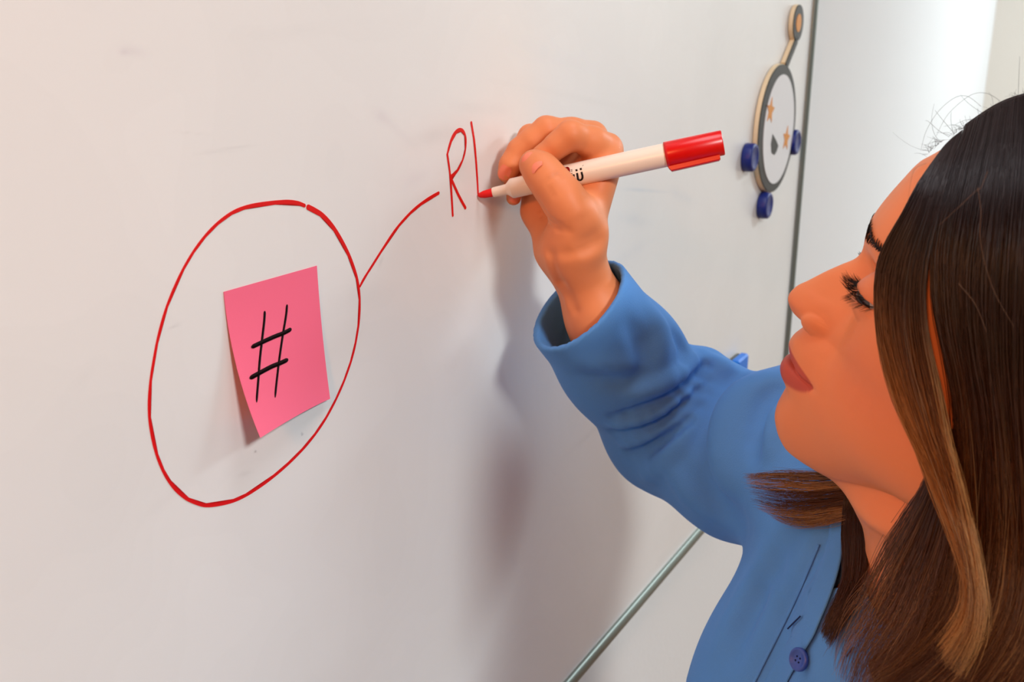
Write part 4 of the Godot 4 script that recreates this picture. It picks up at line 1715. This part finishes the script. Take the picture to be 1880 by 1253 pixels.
func low_body(o: Node3D) -> void:
	# trousers and shoes, down to the floor
	var f := Field.new()
	f.add_group(0.04, 0.03)
	var hp := N_BASE + Vector3(0, -0.56, 0.025)
	f.cap(0, hp + RT * 0.06, hp - RT * 0.06, 0.112, 0.112)
	for s in [1.0, -1.0]:
		var side: float = s
		var hip: Vector3 = hp + RT * 0.085 * side + Vector3(0, -0.05, 0)
		var knee: Vector3 = Vector3(hip.x, 0.47, hip.z) + FWD * 0.01 + RT * 0.01 * side
		var ankle: Vector3 = Vector3(knee.x, 0.09, knee.z) - FWD * 0.02
		f.add_group(0.03, 0.05)
		f.cap(f.k_in.size() - 1, hip, knee, 0.092, 0.062)
		f.cap(f.k_in.size() - 1, knee, ankle, 0.062, 0.050)
		f.plane_n.append(Vector3.DOWN)
		f.plane_d.append(-0.055)
		f.plane_c.append(ankle)
		f.plane_r.append(0.2)
		var g := Field.new()
		g.add_group(0.02, 0.02)
		g.cap(0, Vector3(ankle.x, 0.05, ankle.z) - FWD * 0.02, Vector3(ankle.x, 0.038, ankle.z) + FWD * 0.10, 0.036, 0.040)
		g.cap(0, Vector3(ankle.x, 0.038, ankle.z) + FWD * 0.10, Vector3(ankle.x, 0.030, ankle.z) + FWD * 0.155, 0.040, 0.030)
		g.plane_n.append(Vector3.DOWN)
		g.plane_d.append(-0.002)
		g.plane_c.append(ankle)
		g.plane_r.append(0.4)
		var sh := painted(nets(g, ankle - Vector3(0.2, 0.1, 0.25), ankle + Vector3(0.2, 0.06, 0.2), 0.006), func(_p): return Color(1, 1, 1))
		var sb := obj("shoe", merge([sh]), mat(Color(0.85, 0.85, 0.84), 0.6), o)
		sb.position = -o.position
	var tr := painted(nets(f, Vector3(0.20, 0.02, 0.10), Vector3(0.80, 1.02, 0.65), 0.011), func(_p): return Color(1, 1, 1))
	var b := obj("trousers", merge([tr]), mat(Color(0.10, 0.11, 0.14), 0.85, 0.2), o, "dark trousers")
	b.position = -o.position

func left_hand_field() -> Field:
	# her other arm hangs at her side, the hand slightly curled
	var f := Field.new()
	f.add_group(0.012, 0.004)
	var p := left_arm_points()
	var w: Vector3 = p[2]
	var down: Vector3 = (p[2] - p[1]).normalized()
	var across := FWD
	var inw := RT
	f.cap(0, p[1].lerp(p[2], 0.75), w, 0.024, 0.021)
	f.cap(0, w, w + down * 0.03, 0.021, 0.020)
	for k in 4:
		var a := (1.5 - k) * 0.019
		var kn: Vector3 = w + down * (0.095 - absf(k - 1.2) * 0.005) + across * a
		f.cap(0, w + down * 0.02 + across * a * 0.6, kn, 0.014, 0.0105)
		f.add_group(0.005, 0.005)
		var L: float = [0.040, 0.044, 0.041, 0.032][k]
		var j1: Vector3 = kn + (down * 0.93 + inw * 0.35) * L
		var j2: Vector3 = j1 + (down * 0.72 + inw * 0.69) * L * 0.62
		var j3: Vector3 = j2 + (down * 0.5 + inw * 0.86) * L * 0.48
		f.chain(k + 1, [kn, j1, j2, j3], mm([9.4, 8.4, 7.6, 6.6]))
	f.add_group(0.008, 0.008)
	var t0: Vector3 = w + down * 0.03 + across * 0.022
	f.chain(5, [t0, t0 + down * 0.035 + across * 0.024 + inw * 0.012, t0 + down * 0.066 + across * 0.030 + inw * 0.022, t0 + down * 0.090 + across * 0.030 + inw * 0.030], mm([15, 11.5, 9.6, 7.8]))
	return f

func trunk_skin() -> Field:
	# the body inside the shirt, from the neck to both wrists
	var f := Field.new()
	f.add_group(0.030, 0.030)
	trunk_into(f, 0)
	f.inflate = -0.010
	var j := arm_joints()
	f.add_group(0.020, 0.030)
	f.chain(1, [pt(1106, 590, 0.678)] + j.slice(1), mm([30, 30.5, 37.0, 45.0, 48.0]))
	f.add_group(0.020, 0.030)
	f.chain(2, left_arm_points(), mm([50, 42, 33]))
	f.add_group(0.020, 0.020)
	f.cap(3, N_BASE + Vector3(0, 0.05, 0.0), N_BASE + Vector3(0, -0.05, 0), 0.050, 0.060)
	return f

# ------------------------------------------------------------------ hair, brow and lashes: fine tapered tubes along guide curves
class Strands:
	var v := PackedVector3Array()
	var n := PackedVector3Array()
	var c := PackedColorArray()
	var idx := PackedInt32Array()

	func add(pts: PackedVector3Array, radius: float, ca: PackedColorArray, taper := 0.25) -> void:
		# a three-sided tube through the points
		var m := pts.size()
		var base := v.size()
		var side := Vector3.ZERO
		for i in m:
			var d := (pts[mini(i + 1, m - 1)] - pts[maxi(i - 1, 0)]).normalized()
			if i == 0:
				side = d.cross(Vector3(0.31, 0.2, 0.93)).normalized()
			side = (side - d * side.dot(d)).normalized()
			var up := d.cross(side)
			var t := float(i) / (m - 1)
			var r := radius * (1.0 - (1.0 - taper) * pow(t, 3.0))
			for k in 3:
				var a := TAU * k / 3.0
				var o := side * cos(a) + up * sin(a)
				v.append(pts[i] + o * r)
				n.append(o)
				c.append(ca[i])
		for i in m - 1:
			for k in 3:
				var p := base + i * 3 + k
				var q := base + i * 3 + (k + 1) % 3
				idx.append_array([p, p + 3, q, q, p + 3, q + 3])

	func mesh() -> ArrayMesh:
		var arr := []
		arr.resize(Mesh.ARRAY_MAX)
		arr[Mesh.ARRAY_VERTEX] = v
		arr[Mesh.ARRAY_NORMAL] = n
		arr[Mesh.ARRAY_COLOR] = c
		arr[Mesh.ARRAY_INDEX] = idx
		var m := ArrayMesh.new()
		m.add_surface_from_arrays(Mesh.PRIMITIVE_TRIANGLES, arr)
		return m

const H_ROOT := Vector3(0.012, 0.0062, 0.0050)
const H_MID := Vector3(0.050, 0.0200, 0.0090)
const H_RED := Vector3(0.115, 0.0400, 0.0140)
const H_GOLD := Vector3(0.420, 0.205, 0.070)

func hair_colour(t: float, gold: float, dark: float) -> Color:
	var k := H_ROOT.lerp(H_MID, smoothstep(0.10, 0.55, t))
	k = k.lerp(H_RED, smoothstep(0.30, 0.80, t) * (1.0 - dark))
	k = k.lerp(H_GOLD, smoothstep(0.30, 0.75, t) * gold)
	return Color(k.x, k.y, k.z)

# a sheet of guide curves, each a list of [px, py, z]; returns points[u][t]
func hair_sheet(guides: Array, nu: int, nt: int) -> Array:
	var curves := []
	for g in guides:
		var w := []
		for p in g:
			var q := seen(p[0], p[1], p[2])
			if p[1] > 860:
				# lie on the shirt, not in it
				var d := ray(p[0], p[1]).normalized()
				var reach := (solid.hit(EYE, d) - EYE).length() - 0.009
				if (q - EYE).length() > reach:
					q = EYE + d * reach
			w.append(q)
		curves.append(w)
	var cols := []
	for j in nt + 1:
		var row := []
		for w in curves:
			row.append(at_curve(w, float(j) / nt))
		cols.append(row)
	var out := []
	for i in nu + 1:
		var line := PackedVector3Array()
		for j in nt + 1:
			line.append(at_curve(cols[j], float(i) / nu))
		out.append(line)
	return out

func sheet_at(s: Array, u: float, t: float) -> Vector3:
	var fu := clampf(u, 0, 1) * (s.size() - 1)
	var i := mini(int(fu), s.size() - 2)
	var a: PackedVector3Array = s[i]
	var b: PackedVector3Array = s[i + 1]
	var ft := clampf(t, 0, 1) * (a.size() - 1)
	var j := mini(int(ft), a.size() - 2)
	return a[j].lerp(a[j + 1], ft - j).lerp(b[j].lerp(b[j + 1], ft - j), fu - i)

# o: n strands, clumps, how strongly they gather, depth mm, wave mm, radius mm, gold share, dark share, from/to along, seed
func grow(out: Strands, guides: Array, o: Dictionary) -> void:
	var s := hair_sheet(guides, 36, 30)
	var rng := RandomNumberGenerator.new()
	rng.seed = o.seed
	var K: int = o.clumps
	var cu := PackedFloat32Array()
	var cg := PackedFloat32Array()
	var cd := PackedFloat32Array()
	for k in K:
		cu.append((k + rng.randf_range(0.1, 0.9)) / K)
		cg.append(rng.randf())
		cd.append(rng.randf())
	var depth: float = o.depth * 0.001
	var wave: float = o.wave * 0.001
	var segs: int = o.get("segs", 18)
	for q in int(o.n):
		var u0 := (q + rng.randf()) / float(o.n)
		if o.has("bias"):
			u0 = pow(u0, float(o.bias))
		var k := clampi(int(u0 * K), 0, K - 1)
		var gather: float = o.gather * rng.randf_range(0.6, 1.0)
		var off := depth * pow(rng.randf(), 0.8)
		var ph := rng.randf() * TAU
		var fr := rng.randf_range(1.0, 2.6)
		var amp := wave * rng.randf_range(0.3, 1.3)
		var t0: float = o.get("t0", 0.0) + rng.randf() * float(o.get("t0_spread", 0.0))
		var t1: float = o.get("t1", 1.0) - pow(rng.randf(), 2.0) * float(o.get("t1_spread", 0.15))
		var stray := rng.randf() < float(o.get("stray", 0.03))
		var gold: float = clampf((cg[k] * 0.7 + rng.randf() * 0.5 - (1.0 - float(o.gold))) * 1.6, 0.0, 1.0)
		if o.has("edge"):
			gold = clampf(gold + float(o.edge) * (1.0 - u0) * (1.0 - u0), 0.0, 1.0)
		var dark: float = clampf(float(o.dark) + rng.randf_range(-0.3, 0.3), 0.0, 1.0)
		var uj := rng.randf_range(-1, 1) * 0.012
		var pts := PackedVector3Array()
		var ca := PackedColorArray()
		var lift := rng.randf_range(1.0, 5.0) * 0.001 if stray else 0.0
		for j in segs + 1:
			var f := float(j) / segs
			var t := lerpf(t0, t1, f)
			var u := lerpf(u0, cu[k] + (u0 - cu[k]) * 0.25, gather * smoothstep(0.05, 0.9, t)) + uj * t
			if stray:
				u += 0.10 * sin(ph * 3.0) * f * f
			var p := sheet_at(s, u, t)
			var dome := 1.0 - 1.6 * absf(u0 - cu[k]) * K * gather * 0.6     # rounds each lock
			p += h_z * (-off * (0.35 + 0.65 * f) + depth * 0.25 * clampf(dome, -1, 1) * smoothstep(0.1, 0.6, t) + lift * f)
			p += (h_f * cos(ph) + h_z * 0.5 * sin(ph)) * amp * sin(fr * TAU * t * 0.7 + ph) * smoothstep(0.05, 0.7, t)
			pts.append(p)
			ca.append(hair_colour(t * float(o.get("tone", 1.0)) + float(o.get("tone0", 0.0)), gold, dark))
		out.add(pts, o.radius * 0.001 * rng.randf_range(0.7, 1.25), ca)

# a closed sheet a little below the strands
func underlay(guides: Array, inwards: float, tone: float) -> ArrayMesh:
	var s := hair_sheet(guides, 40, 40)
	var st := begin()
	for i in 40:
		for j in 40:
			var p := [s[i][j], s[i + 1][j], s[i + 1][j + 1], s[i][j + 1]]
			for k in 4:
				p[k] = p[k] - h_z * inwards * 0.001
			var k0 := hair_colour(tone * j / 40.0, 0.0, 0.8)
			var k1 := hair_colour(tone * (j + 1) / 40.0, 0.0, 0.8)
			for back in 2:
				var d := Vector3.ZERO if back == 0 else h_z * -0.002
				var q := [0, 3, 1, 1, 3, 2] if back == 0 else [0, 1, 3, 1, 2, 3]
				for e in q:
					st.set_color(k0 if e < 2 else k1)
					st.add_vertex(p[e] + d)
	return done(st)

func hair_guides_main() -> Array:
	return [
		[[1772, 232, 4], [1752, 290, 34], [1728, 370, 54], [1713, 450, 63], [1716, 560, 70], [1738, 660, 73], [1754, 760, 74], [1758, 870, 74], [1750, 980, 74], [1730, 1080, 82], [1680, 1160, 89], [1590, 1240, 96]],
		[[1826, 196, 4], [1806, 290, 44], [1784, 400, 66], [1772, 520, 74], [1780, 640, 78], [1796, 750, 80], [1802, 860, 80], [1804, 970, 80], [1796, 1070, 87], [1766, 1160, 97], [1704, 1234, 103], [1610, 1290, 106]],
		[[1876, 176, 4], [1868, 290, 50], [1856, 420, 73], [1848, 560, 80], [1850, 690, 83], [1858, 810, 85], [1864, 920, 85], [1864, 1020, 87], [1850, 1120, 98], [1810, 1200, 106], [1750, 1270, 111], [1660, 1330, 110]],
		[[1960, 158, 3], [1958, 290, 54], [1950, 440, 77], [1942, 590, 84], [1936, 730, 86], [1932, 850, 86], [1930, 960, 86], [1924, 1070, 93], [1904, 1170, 104], [1860, 1250, 113], [1800, 1320, 114], [1720, 1370, 112]],
		[[2080, 170, 2], [2090, 320, 56], [2080, 480, 78], [2060, 640, 84], [2036, 780, 84], [2016, 900, 82], [2004, 1010, 83], [1990, 1110, 94], [1966, 1210, 105], [1920, 1290, 110], [1870, 1360, 110], [1800, 1400, 108]],
		[[2190, 240, 1], [2200, 380, 50], [2190, 540, 70], [2160, 700, 74], [2120, 840, 70], [2086, 950, 66], [2066, 1050, 67], [2050, 1150, 76], [2030, 1240, 86], [1990, 1320, 90], [1950, 1380, 90], [1890, 1420, 90]],
		[[2240, 360, 0], [2260, 500, 20], [2250, 640, 32], [2220, 780, 34], [2170, 900, 30], [2130, 1000, 26], [2110, 1100, 20], [2100, 1190, 16], [2080, 1280, 14], [2050, 1350, 12], [2010, 1410, 12], [1960, 1450, 12]]]

func hair_guides_front() -> Array:
	# the lock that frames the face
	return [
		[[1722, 283, 20], [1684, 336, 38], [1655, 392, 46], [1629, 438, 49], [1612, 480, 51], [1606, 540, 54], [1610, 610, 58], [1622, 680, 62], [1644, 750, 65], [1680, 826, 68], [1712, 905, 74], [1744, 980, 82], [1768, 1050, 94], [1776, 1100, 101], [1758, 1150, 108], [1722, 1195, 112]],
		[[1732, 270, 18], [1704, 326, 40], [1676, 392, 50], [1652, 448, 55], [1636, 500, 58], [1630, 560, 61], [1636, 630, 65], [1654, 700, 68], [1676, 770, 71], [1706, 842, 74], [1734, 916, 78], [1760, 986, 86], [1778, 1050, 96], [1784, 1104, 103], [1770, 1160, 110], [1730, 1214, 115]],
		[[1746, 256, 14], [1722, 320, 42], [1698, 396, 55], [1678, 464, 62], [1668, 530, 66], [1668, 596, 69], [1678, 666, 72], [1694, 734, 75], [1712, 800, 77], [1736, 868, 79], [1758, 936, 82], [1776, 1000, 90], [1788, 1060, 98], [1792, 1112, 106], [1780, 1170, 112], [1744, 1230, 117]],
		[[1766, 240, 10], [1744, 312, 44], [1722, 396, 59], [1704, 476, 67], [1698, 550, 71], [1704, 620, 74], [1718, 690, 77], [1730, 760, 79], [1744, 826, 81], [1762, 892, 83], [1778, 958, 85], [1790, 1020, 94], [1798, 1076, 102], [1802, 1126, 108], [1790, 1184, 115], [1760, 1250, 118]]]

func hair_guides_neck() -> Array:
	# hair that falls beside the neck on the near side
	return [
		[[1724, 790, 68], [1698, 876, 63], [1654, 948, 50], [1616, 1008, 44], [1584, 1062, 42], [1556, 1108, 42], [1532, 1150, 44], [1516, 1196, 48]],
		[[1734, 790, 69], [1712, 890, 66], [1676, 975, 60], [1642, 1040, 58], [1610, 1096, 58], [1582, 1146, 60], [1556, 1200, 64], [1540, 1256, 68]],
		[[1746, 790, 71], [1728, 905, 69], [1702, 1000, 68], [1672, 1070, 70], [1642, 1130, 74], [1610, 1186, 80], [1584, 1242, 84], [1560, 1310, 88]],
		[[1760, 790, 72], [1750, 926, 74], [1736, 1015, 77], [1712, 1095, 84], [1682, 1165, 92], [1648, 1225, 98], [1610, 1284, 102], [1580, 1345, 104]]]

func hair_guides_flip() -> Array:
	# the ends on the far side that flick out under the chin
	return [
		[[1620, 850, -26], [1580, 868, -30], [1536, 872, -34], [1490, 870, -37], [1440, 870, -40], [1396, 874, -42], [1362, 880, -44]],
		[[1624, 872, -26], [1584, 892, -30], [1540, 898, -34], [1494, 900, -37], [1450, 898, -40], [1408, 894, -42], [1372, 890, -44]],
		[[1628, 894, -26], [1588, 918, -30], [1546, 928, -34], [1502, 932, -37], [1460, 934, -40], [1420, 932, -42], [1384, 924, -44]],
		[[1630, 912, -26], [1592, 940, -30], [1554, 954, -34], [1514, 962, -37], [1476, 966, -40], [1444, 962, -42], [1416, 950, -44]]]

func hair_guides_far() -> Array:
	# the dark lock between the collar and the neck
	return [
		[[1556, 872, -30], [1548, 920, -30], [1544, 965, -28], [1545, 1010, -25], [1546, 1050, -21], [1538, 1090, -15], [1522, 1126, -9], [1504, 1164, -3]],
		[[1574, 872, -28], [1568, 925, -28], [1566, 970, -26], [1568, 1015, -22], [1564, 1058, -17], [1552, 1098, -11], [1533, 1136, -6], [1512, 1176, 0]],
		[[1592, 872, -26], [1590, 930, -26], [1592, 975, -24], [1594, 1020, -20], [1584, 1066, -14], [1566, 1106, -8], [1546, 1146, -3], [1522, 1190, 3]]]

func mirrored(guides: Array, rows: int) -> Array:
	# the same locks on her right side, upper part only, as world points
	var out := []
	for g in guides:
		var w := []
		for i in mini(rows, g.size()):
			var q := to_head(seen(g[i][0], g[i][1], g[i][2]))
			w.append(from_head(Vector3(q.x, q.y, -q.z)))
		out.append(w)
	return out

func add_hair(o: Node3D) -> void:
	var hm := mat(Color(1, 1, 1), 0.42, 0.45)
	hm.vertex_color_use_as_albedo = true
	var um := mat(Color(1, 1, 1), 0.7, 0.2)
	um.vertex_color_use_as_albedo = true
	um.cull_mode = BaseMaterial3D.CULL_DISABLED
	var main := hair_guides_main()
	var front := hair_guides_front()
	var put := func(called: String, mesh: Mesh, m: Material, label: String) -> void:
		var b := obj(called, mesh, m, o, label)
		b.position = -o.position
		b.set_meta("kind", "stuff")
	put.call("hair_base", underlay(main, 9.0, 0.8), um, "")
	var s := Strands.new()
	grow(s, main, {n = 5200, clumps = 70, gather = 0.85, depth = 12.0, wave = 4.5, radius = 0.15, gold = 0.30, dark = 0.45, seed = 11, segs = 24, stray = 0.04, tone = 0.95, t1_spread = 0.22})
	put.call("hair", s.mesh(), hm, "long dark brown hair with lighter ends")
	s = Strands.new()
	grow(s, front, {n = 1150, clumps = 26, gather = 0.9, depth = 9.0, wave = 3.4, radius = 0.13, gold = 0.62, dark = 0.05, edge = 0.85, seed = 5, segs = 28, stray = 0.06, tone = 1.25, t1_spread = 0.16})
	put.call("face_framing_lock", s.mesh(), hm, "golden brown lock framing the face")
	s = Strands.new()
	grow(s, hair_guides_neck(), {n = 620, clumps = 22, gather = 0.85, depth = 12.0, wave = 4.5, radius = 0.12, gold = 0.34, dark = 0.25, seed = 8, segs = 20, stray = 0.22, tone = 0.6, tone0 = 0.3, bias = 0.60, t0_spread = 0.05, t1_spread = 0.3})
	put.call("neck_lock", s.mesh(), hm, "brown strands falling beside the neck")
	s = Strands.new()
	grow(s, hair_guides_flip(), {n = 800, clumps = 6, gather = 0.95, depth = 12.0, wave = 3.0, radius = 0.12, gold = 0.55, dark = 0.3, seed = 21, segs = 16, stray = 0.16, tone = 0.5, tone0 = 0.46, t1_spread = 0.42})
	put.call("flipped_lock", s.mesh(), hm, "brown hair ends flicking out under the chin")
	s = Strands.new()
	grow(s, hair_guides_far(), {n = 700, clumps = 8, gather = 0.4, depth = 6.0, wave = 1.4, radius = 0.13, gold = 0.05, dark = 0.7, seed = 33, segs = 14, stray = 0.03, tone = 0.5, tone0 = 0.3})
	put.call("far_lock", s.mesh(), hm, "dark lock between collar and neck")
	add_flyaways(put, hm)

func add_flyaways(put, hm: Material) -> void:
	# fine loose hairs above the crown and forehead
	var s := Strands.new()
	var rng := RandomNumberGenerator.new()
	rng.seed = 77
	for q in 95:
		var t := rng.randf()
		var root := Vector2(lerpf(1700, 1900, t), lerpf(288, 172, pow(t, 0.75)))
		var out := Vector2(-0.55, -0.83).rotated(rng.randf_range(-1.1, 1.1))
		var L := rng.randf_range(8, 34)
		if rng.randf() < 0.06:
			L = rng.randf_range(50, 90)
		var bend := Vector2(-out.y, out.x) * rng.randf_range(-1.1, 1.1)
		var pts := PackedVector3Array()
		var ca := PackedColorArray()
		var z0 := rng.randf_range(-6, 20)
		for j in 11:
			var f := j / 10.0
			var p := root + out * L * f + bend * L * f * f + Vector2(0, 0.35) * L * f * f
			pts.append(seen(p.x, p.y, z0 + 4.0 * f))
			ca.append(Color(0.03, 0.018, 0.014))
		s.add(pts, 0.00007 * rng.randf_range(0.7, 1.2), ca, 0.5)
	for g in [[[1800, 196], [1776, 178], [1752, 180], [1722, 205], [1700, 240], [1690, 275]], [[1835, 186], [1810, 172], [1780, 176], [1740, 210], [1718, 250]], [[1868, 180], [1869, 150], [1871, 104]], [[1742, 252], [1722, 240], [1704, 224], [1698, 222]],
			[[1812, 315], [1800, 345], [1792, 350], [1760, 380], [1722, 415]], [[1794, 345], [1800, 390], [1798, 430], [1806, 480], [1826, 540], [1860, 600]], [[1700, 300], [1680, 310], [1672, 330], [1666, 372]], [[1758, 520], [1790, 560], [1810, 610]]]:
		var pts := PackedVector3Array()
		var ca := PackedColorArray()
		var line := []
		for p in g:
			line.append(Vector2(p[0], p[1]))
		for p in spline(line, 5):
			var z := 10.0 if p.y < 300 else 86.0
			pts.append(seen(p.x, p.y, z))
			ca.append(Color(0.05, 0.035, 0.03) if p.y < 300 else Color(0.20, 0.11, 0.07))
		s.add(pts, 0.00008, ca, 0.6)
	put.call("loose_hairs", s.mesh(), hm, "fine loose hairs above the forehead")

func skin_point(u: float, z: float) -> Vector3:
	# the surface of the face at (u, z) of the head frame
	var best := 1e9
	var q := Vector3.ZERO
	for p in face_points:
		var d: float = (p.y - u) * (p.y - u) + (p.z - z) * (p.z - z)
		if d < best and p.x > -40.0:
			best = d
			q = p
	return q

var face_points := []

func add_brow_and_lashes(o: Node3D) -> void:
	var rng := RandomNumberGenerator.new()
	rng.seed = 4
	var dark := mat(Color(0.10, 0.065, 0.05), 0.6, 0.3)
	for side: float in [1.0, -1.0]:
		var s := Strands.new()
		# brow: from near the nose root outwards, thick then thin
		for q in 420:
			var t := pow(rng.randf(), 0.9)
			var z := lerpf(8.5, 46.0, t)
			var mid := lerpf(10.2, 12.4, sin(t * PI * 0.62)) - 3.4 * pow(t, 3.0)
			var hw := lerpf(3.6, 1.2, pow(t, 1.3))
			var u := mid + rng.randf_range(-1, 1) * hw
			var root := skin_point(u, z)
			root.x += 0.1
			root.y = u
			root.z = z
			var dir := Vector3(0.35, lerpf(1.0, -0.05, smoothstep(0.0, 0.45, t)) - 0.5 * (u - mid) / hw, lerpf(0.15, 1.0, smoothstep(0.0, 0.4, t))).normalized()
			var L := rng.randf_range(3.5, 6.5)
			var pts := PackedVector3Array()
			var ca := PackedColorArray()
			for j in 5:
				var f := j / 4.0
				var p := root + dir * L * f
				p.x = root.x + 0.8 * sin(f * PI * 0.7) - (z * 0.012) * L * f * dir.z * 1.2
				pts.append(from_head(Vector3(p.x, p.y, p.z * side)))
				ca.append(Color(0.022, 0.011, 0.008))
			s.add(pts, 0.00013, ca, 0.3)
		var b := obj("eyebrow", s.mesh(), dark, o, "dark eyebrow")
		b.position = -o.position
		b.set_meta("kind", "stuff")
		s = Strands.new()
		for q in 130:
			var upper := q < 85
			var t := rng.randf_range(0.04, 0.99)
			var z := 17.5 + 28.0 * t
			var lids := lid_lines(z)
			var u := lids.x + 0.1 if upper else lids.y - 0.1
			var rr := Vector2(u - eye_c.y, z - eye_c.z).length_squared()
			var R := EYE_R + 1.6
			var root := Vector3(eye_c.x + sqrt(maxf(R * R - rr, 9.0)), u, z)
			var L := (rng.randf_range(6.5, 10.0) * (0.7 + 0.5 * t) if upper else rng.randf_range(3.0, 5.0)) * (1.0 if side > 0.0 else 0.55)
			var out := Vector3(1.0, -0.42 if upper else -0.75, (z - 31.0) / 22.0).normalized()
			var curl := Vector3(0.1, 1.0, 0) * (0.55 if upper else -0.1)
			out = (out + Vector3(0, rng.randf_range(-0.16, 0.16), rng.randf_range(-0.16, 0.16))).normalized()
			var pts := PackedVector3Array()
			var ca := PackedColorArray()
			for j in 7:
				var f := j / 6.0
				var p := root + out * L * f + curl * L * f * f
				pts.append(from_head(Vector3(p.x, p.y, p.z * side)))
				ca.append(Color(0.012, 0.007, 0.006))
			s.add(pts, 0.00014 if upper else 0.00010, ca, 0.2)
		b = obj("eyelashes", s.mesh(), dark, o, "dark eyelashes")
		b.position = -o.position
		b.set_meta("kind", "stuff")
		# eyeball with iris and pupil, looking down and forward
		var st := begin()
		var c := from_head(Vector3(eye_c.x, eye_c.y, eye_c.z * side))
		var gaze: Vector3 = (h_f * 0.72 - h_u * 0.36 + h_z * 0.60 * side).normalized()
		var R := EYE_R * 0.001
		var white := Color(0.34, 0.28, 0.25)
		for ring in [[0.0, 0.19, Color(0.004, 0.003, 0.003)], [0.19, 0.50, Color(0.030, 0.014, 0.008)], [0.50, 0.54, Color(0.012, 0.007, 0.005)], [0.54, 3.14159, white]]:
			var steps := 20 if ring[1] > 1.0 else 4
			var prof := []
			for i in steps + 1:
				var a := lerpf(ring[1], ring[0], float(i) / steps)
				prof.append(Vector2(R * sin(a), R * cos(a)))
			st.set_color(ring[2])
			lathe(st, prof.map(func(p): return p), c, gaze, 32)
		st.index()
		st.generate_normals()
		var em := mat(Color(1, 1, 1), 0.12, 0.6)
		em.vertex_color_use_as_albedo = true
		em.cull_mode = BaseMaterial3D.CULL_DISABLED
		b = obj("eye", st.commit(), em, o)
		b.position = -o.position

func person() -> void:
	setup_head()
	var o := thing("person", "woman with long brown hair in a blue shirt writing on the whiteboard", "person", Vector3(0.5, 0, 0.35))
	var skin := mat(Color(1, 1, 1), 0.5, 0.4)
	skin.vertex_color_use_as_albedo = true
	skin.normal_enabled = true
	skin.normal_texture = noise_bump(512, 0.18, 3, 17, 2.0)
	skin.normal_scale = 0.10
	skin.uv1_triplanar = true
	skin.uv1_scale = Vector3(16, 16, 16)
	var t0 := Time.get_ticks_msec()
	var st := begin()
	add_head(st)
	var parts := [from_tool(st)]
	var hf := hand_field()
	var plain := func(_p): return Color(0.72, 0.245, 0.100)
	parts.append(painted(nets(hf, pt(1050, 420, 0.67) - Vector3(0.09, 0.10, 0.09), pt(1050, 420, 0.67) + Vector3(0.10, 0.085, 0.08), 0.0016), plain))
	var lw: Vector3 = left_arm_points()[2]
	parts.append(painted(nets(left_hand_field(), lw - Vector3(0.13, 0.26, 0.13), lw + Vector3(0.13, 0.10, 0.13), 0.0035), plain))
	parts.append(painted(nets(trunk_skin(), Vector3(0.16, 0.80, 0.0), Vector3(0.80, 1.62, 0.70), 0.009), plain))
	var b := obj("body", merge(parts), skin, o)
	b.position = -o.position
	var sf := shirt_field()
	var cloth := mat(Color(0.33, 0.56, 0.83), 0.85, 0.25)
	cloth.normal_enabled = true
	cloth.normal_texture = noise_bump(512, 0.12, 3, 31, 3.0)
	cloth.normal_scale = 0.35
	cloth.uv1_triplanar = true
	cloth.uv1_scale = Vector3(14, 14, 14)
	cloth.rim_enabled = true
	cloth.rim = 0.35
	cloth.rim_tint = 0.6
	var sh := painted(nets(sf, Vector3(0.22, 1.12, 0.0), Vector3(0.78, 1.62, 0.50), 0.0027), func(_p): return Color(1, 1, 1))
	var rest := painted(nets(sf, Vector3(0.14, 0.84, 0.0), Vector3(0.80, 1.132, 0.72), 0.008), func(_p): return Color(1, 1, 1))
	var back := painted(nets(sf, Vector3(0.14, 1.11, 0.488), Vector3(0.80, 1.60, 0.72), 0.008), func(_p): return Color(1, 1, 1))
	b = obj("shirt", merge([sh, rest, back]), cloth, o, "blue long-sleeved shirt with an open buttoned neck")
	b.position = -o.position
	low_body(o)
	add_shirt_details(o, cloth)
	add_nails(o, hf)
	t0 = Time.get_ticks_msec()
	add_brow_and_lashes(o)
	add_hair(o)
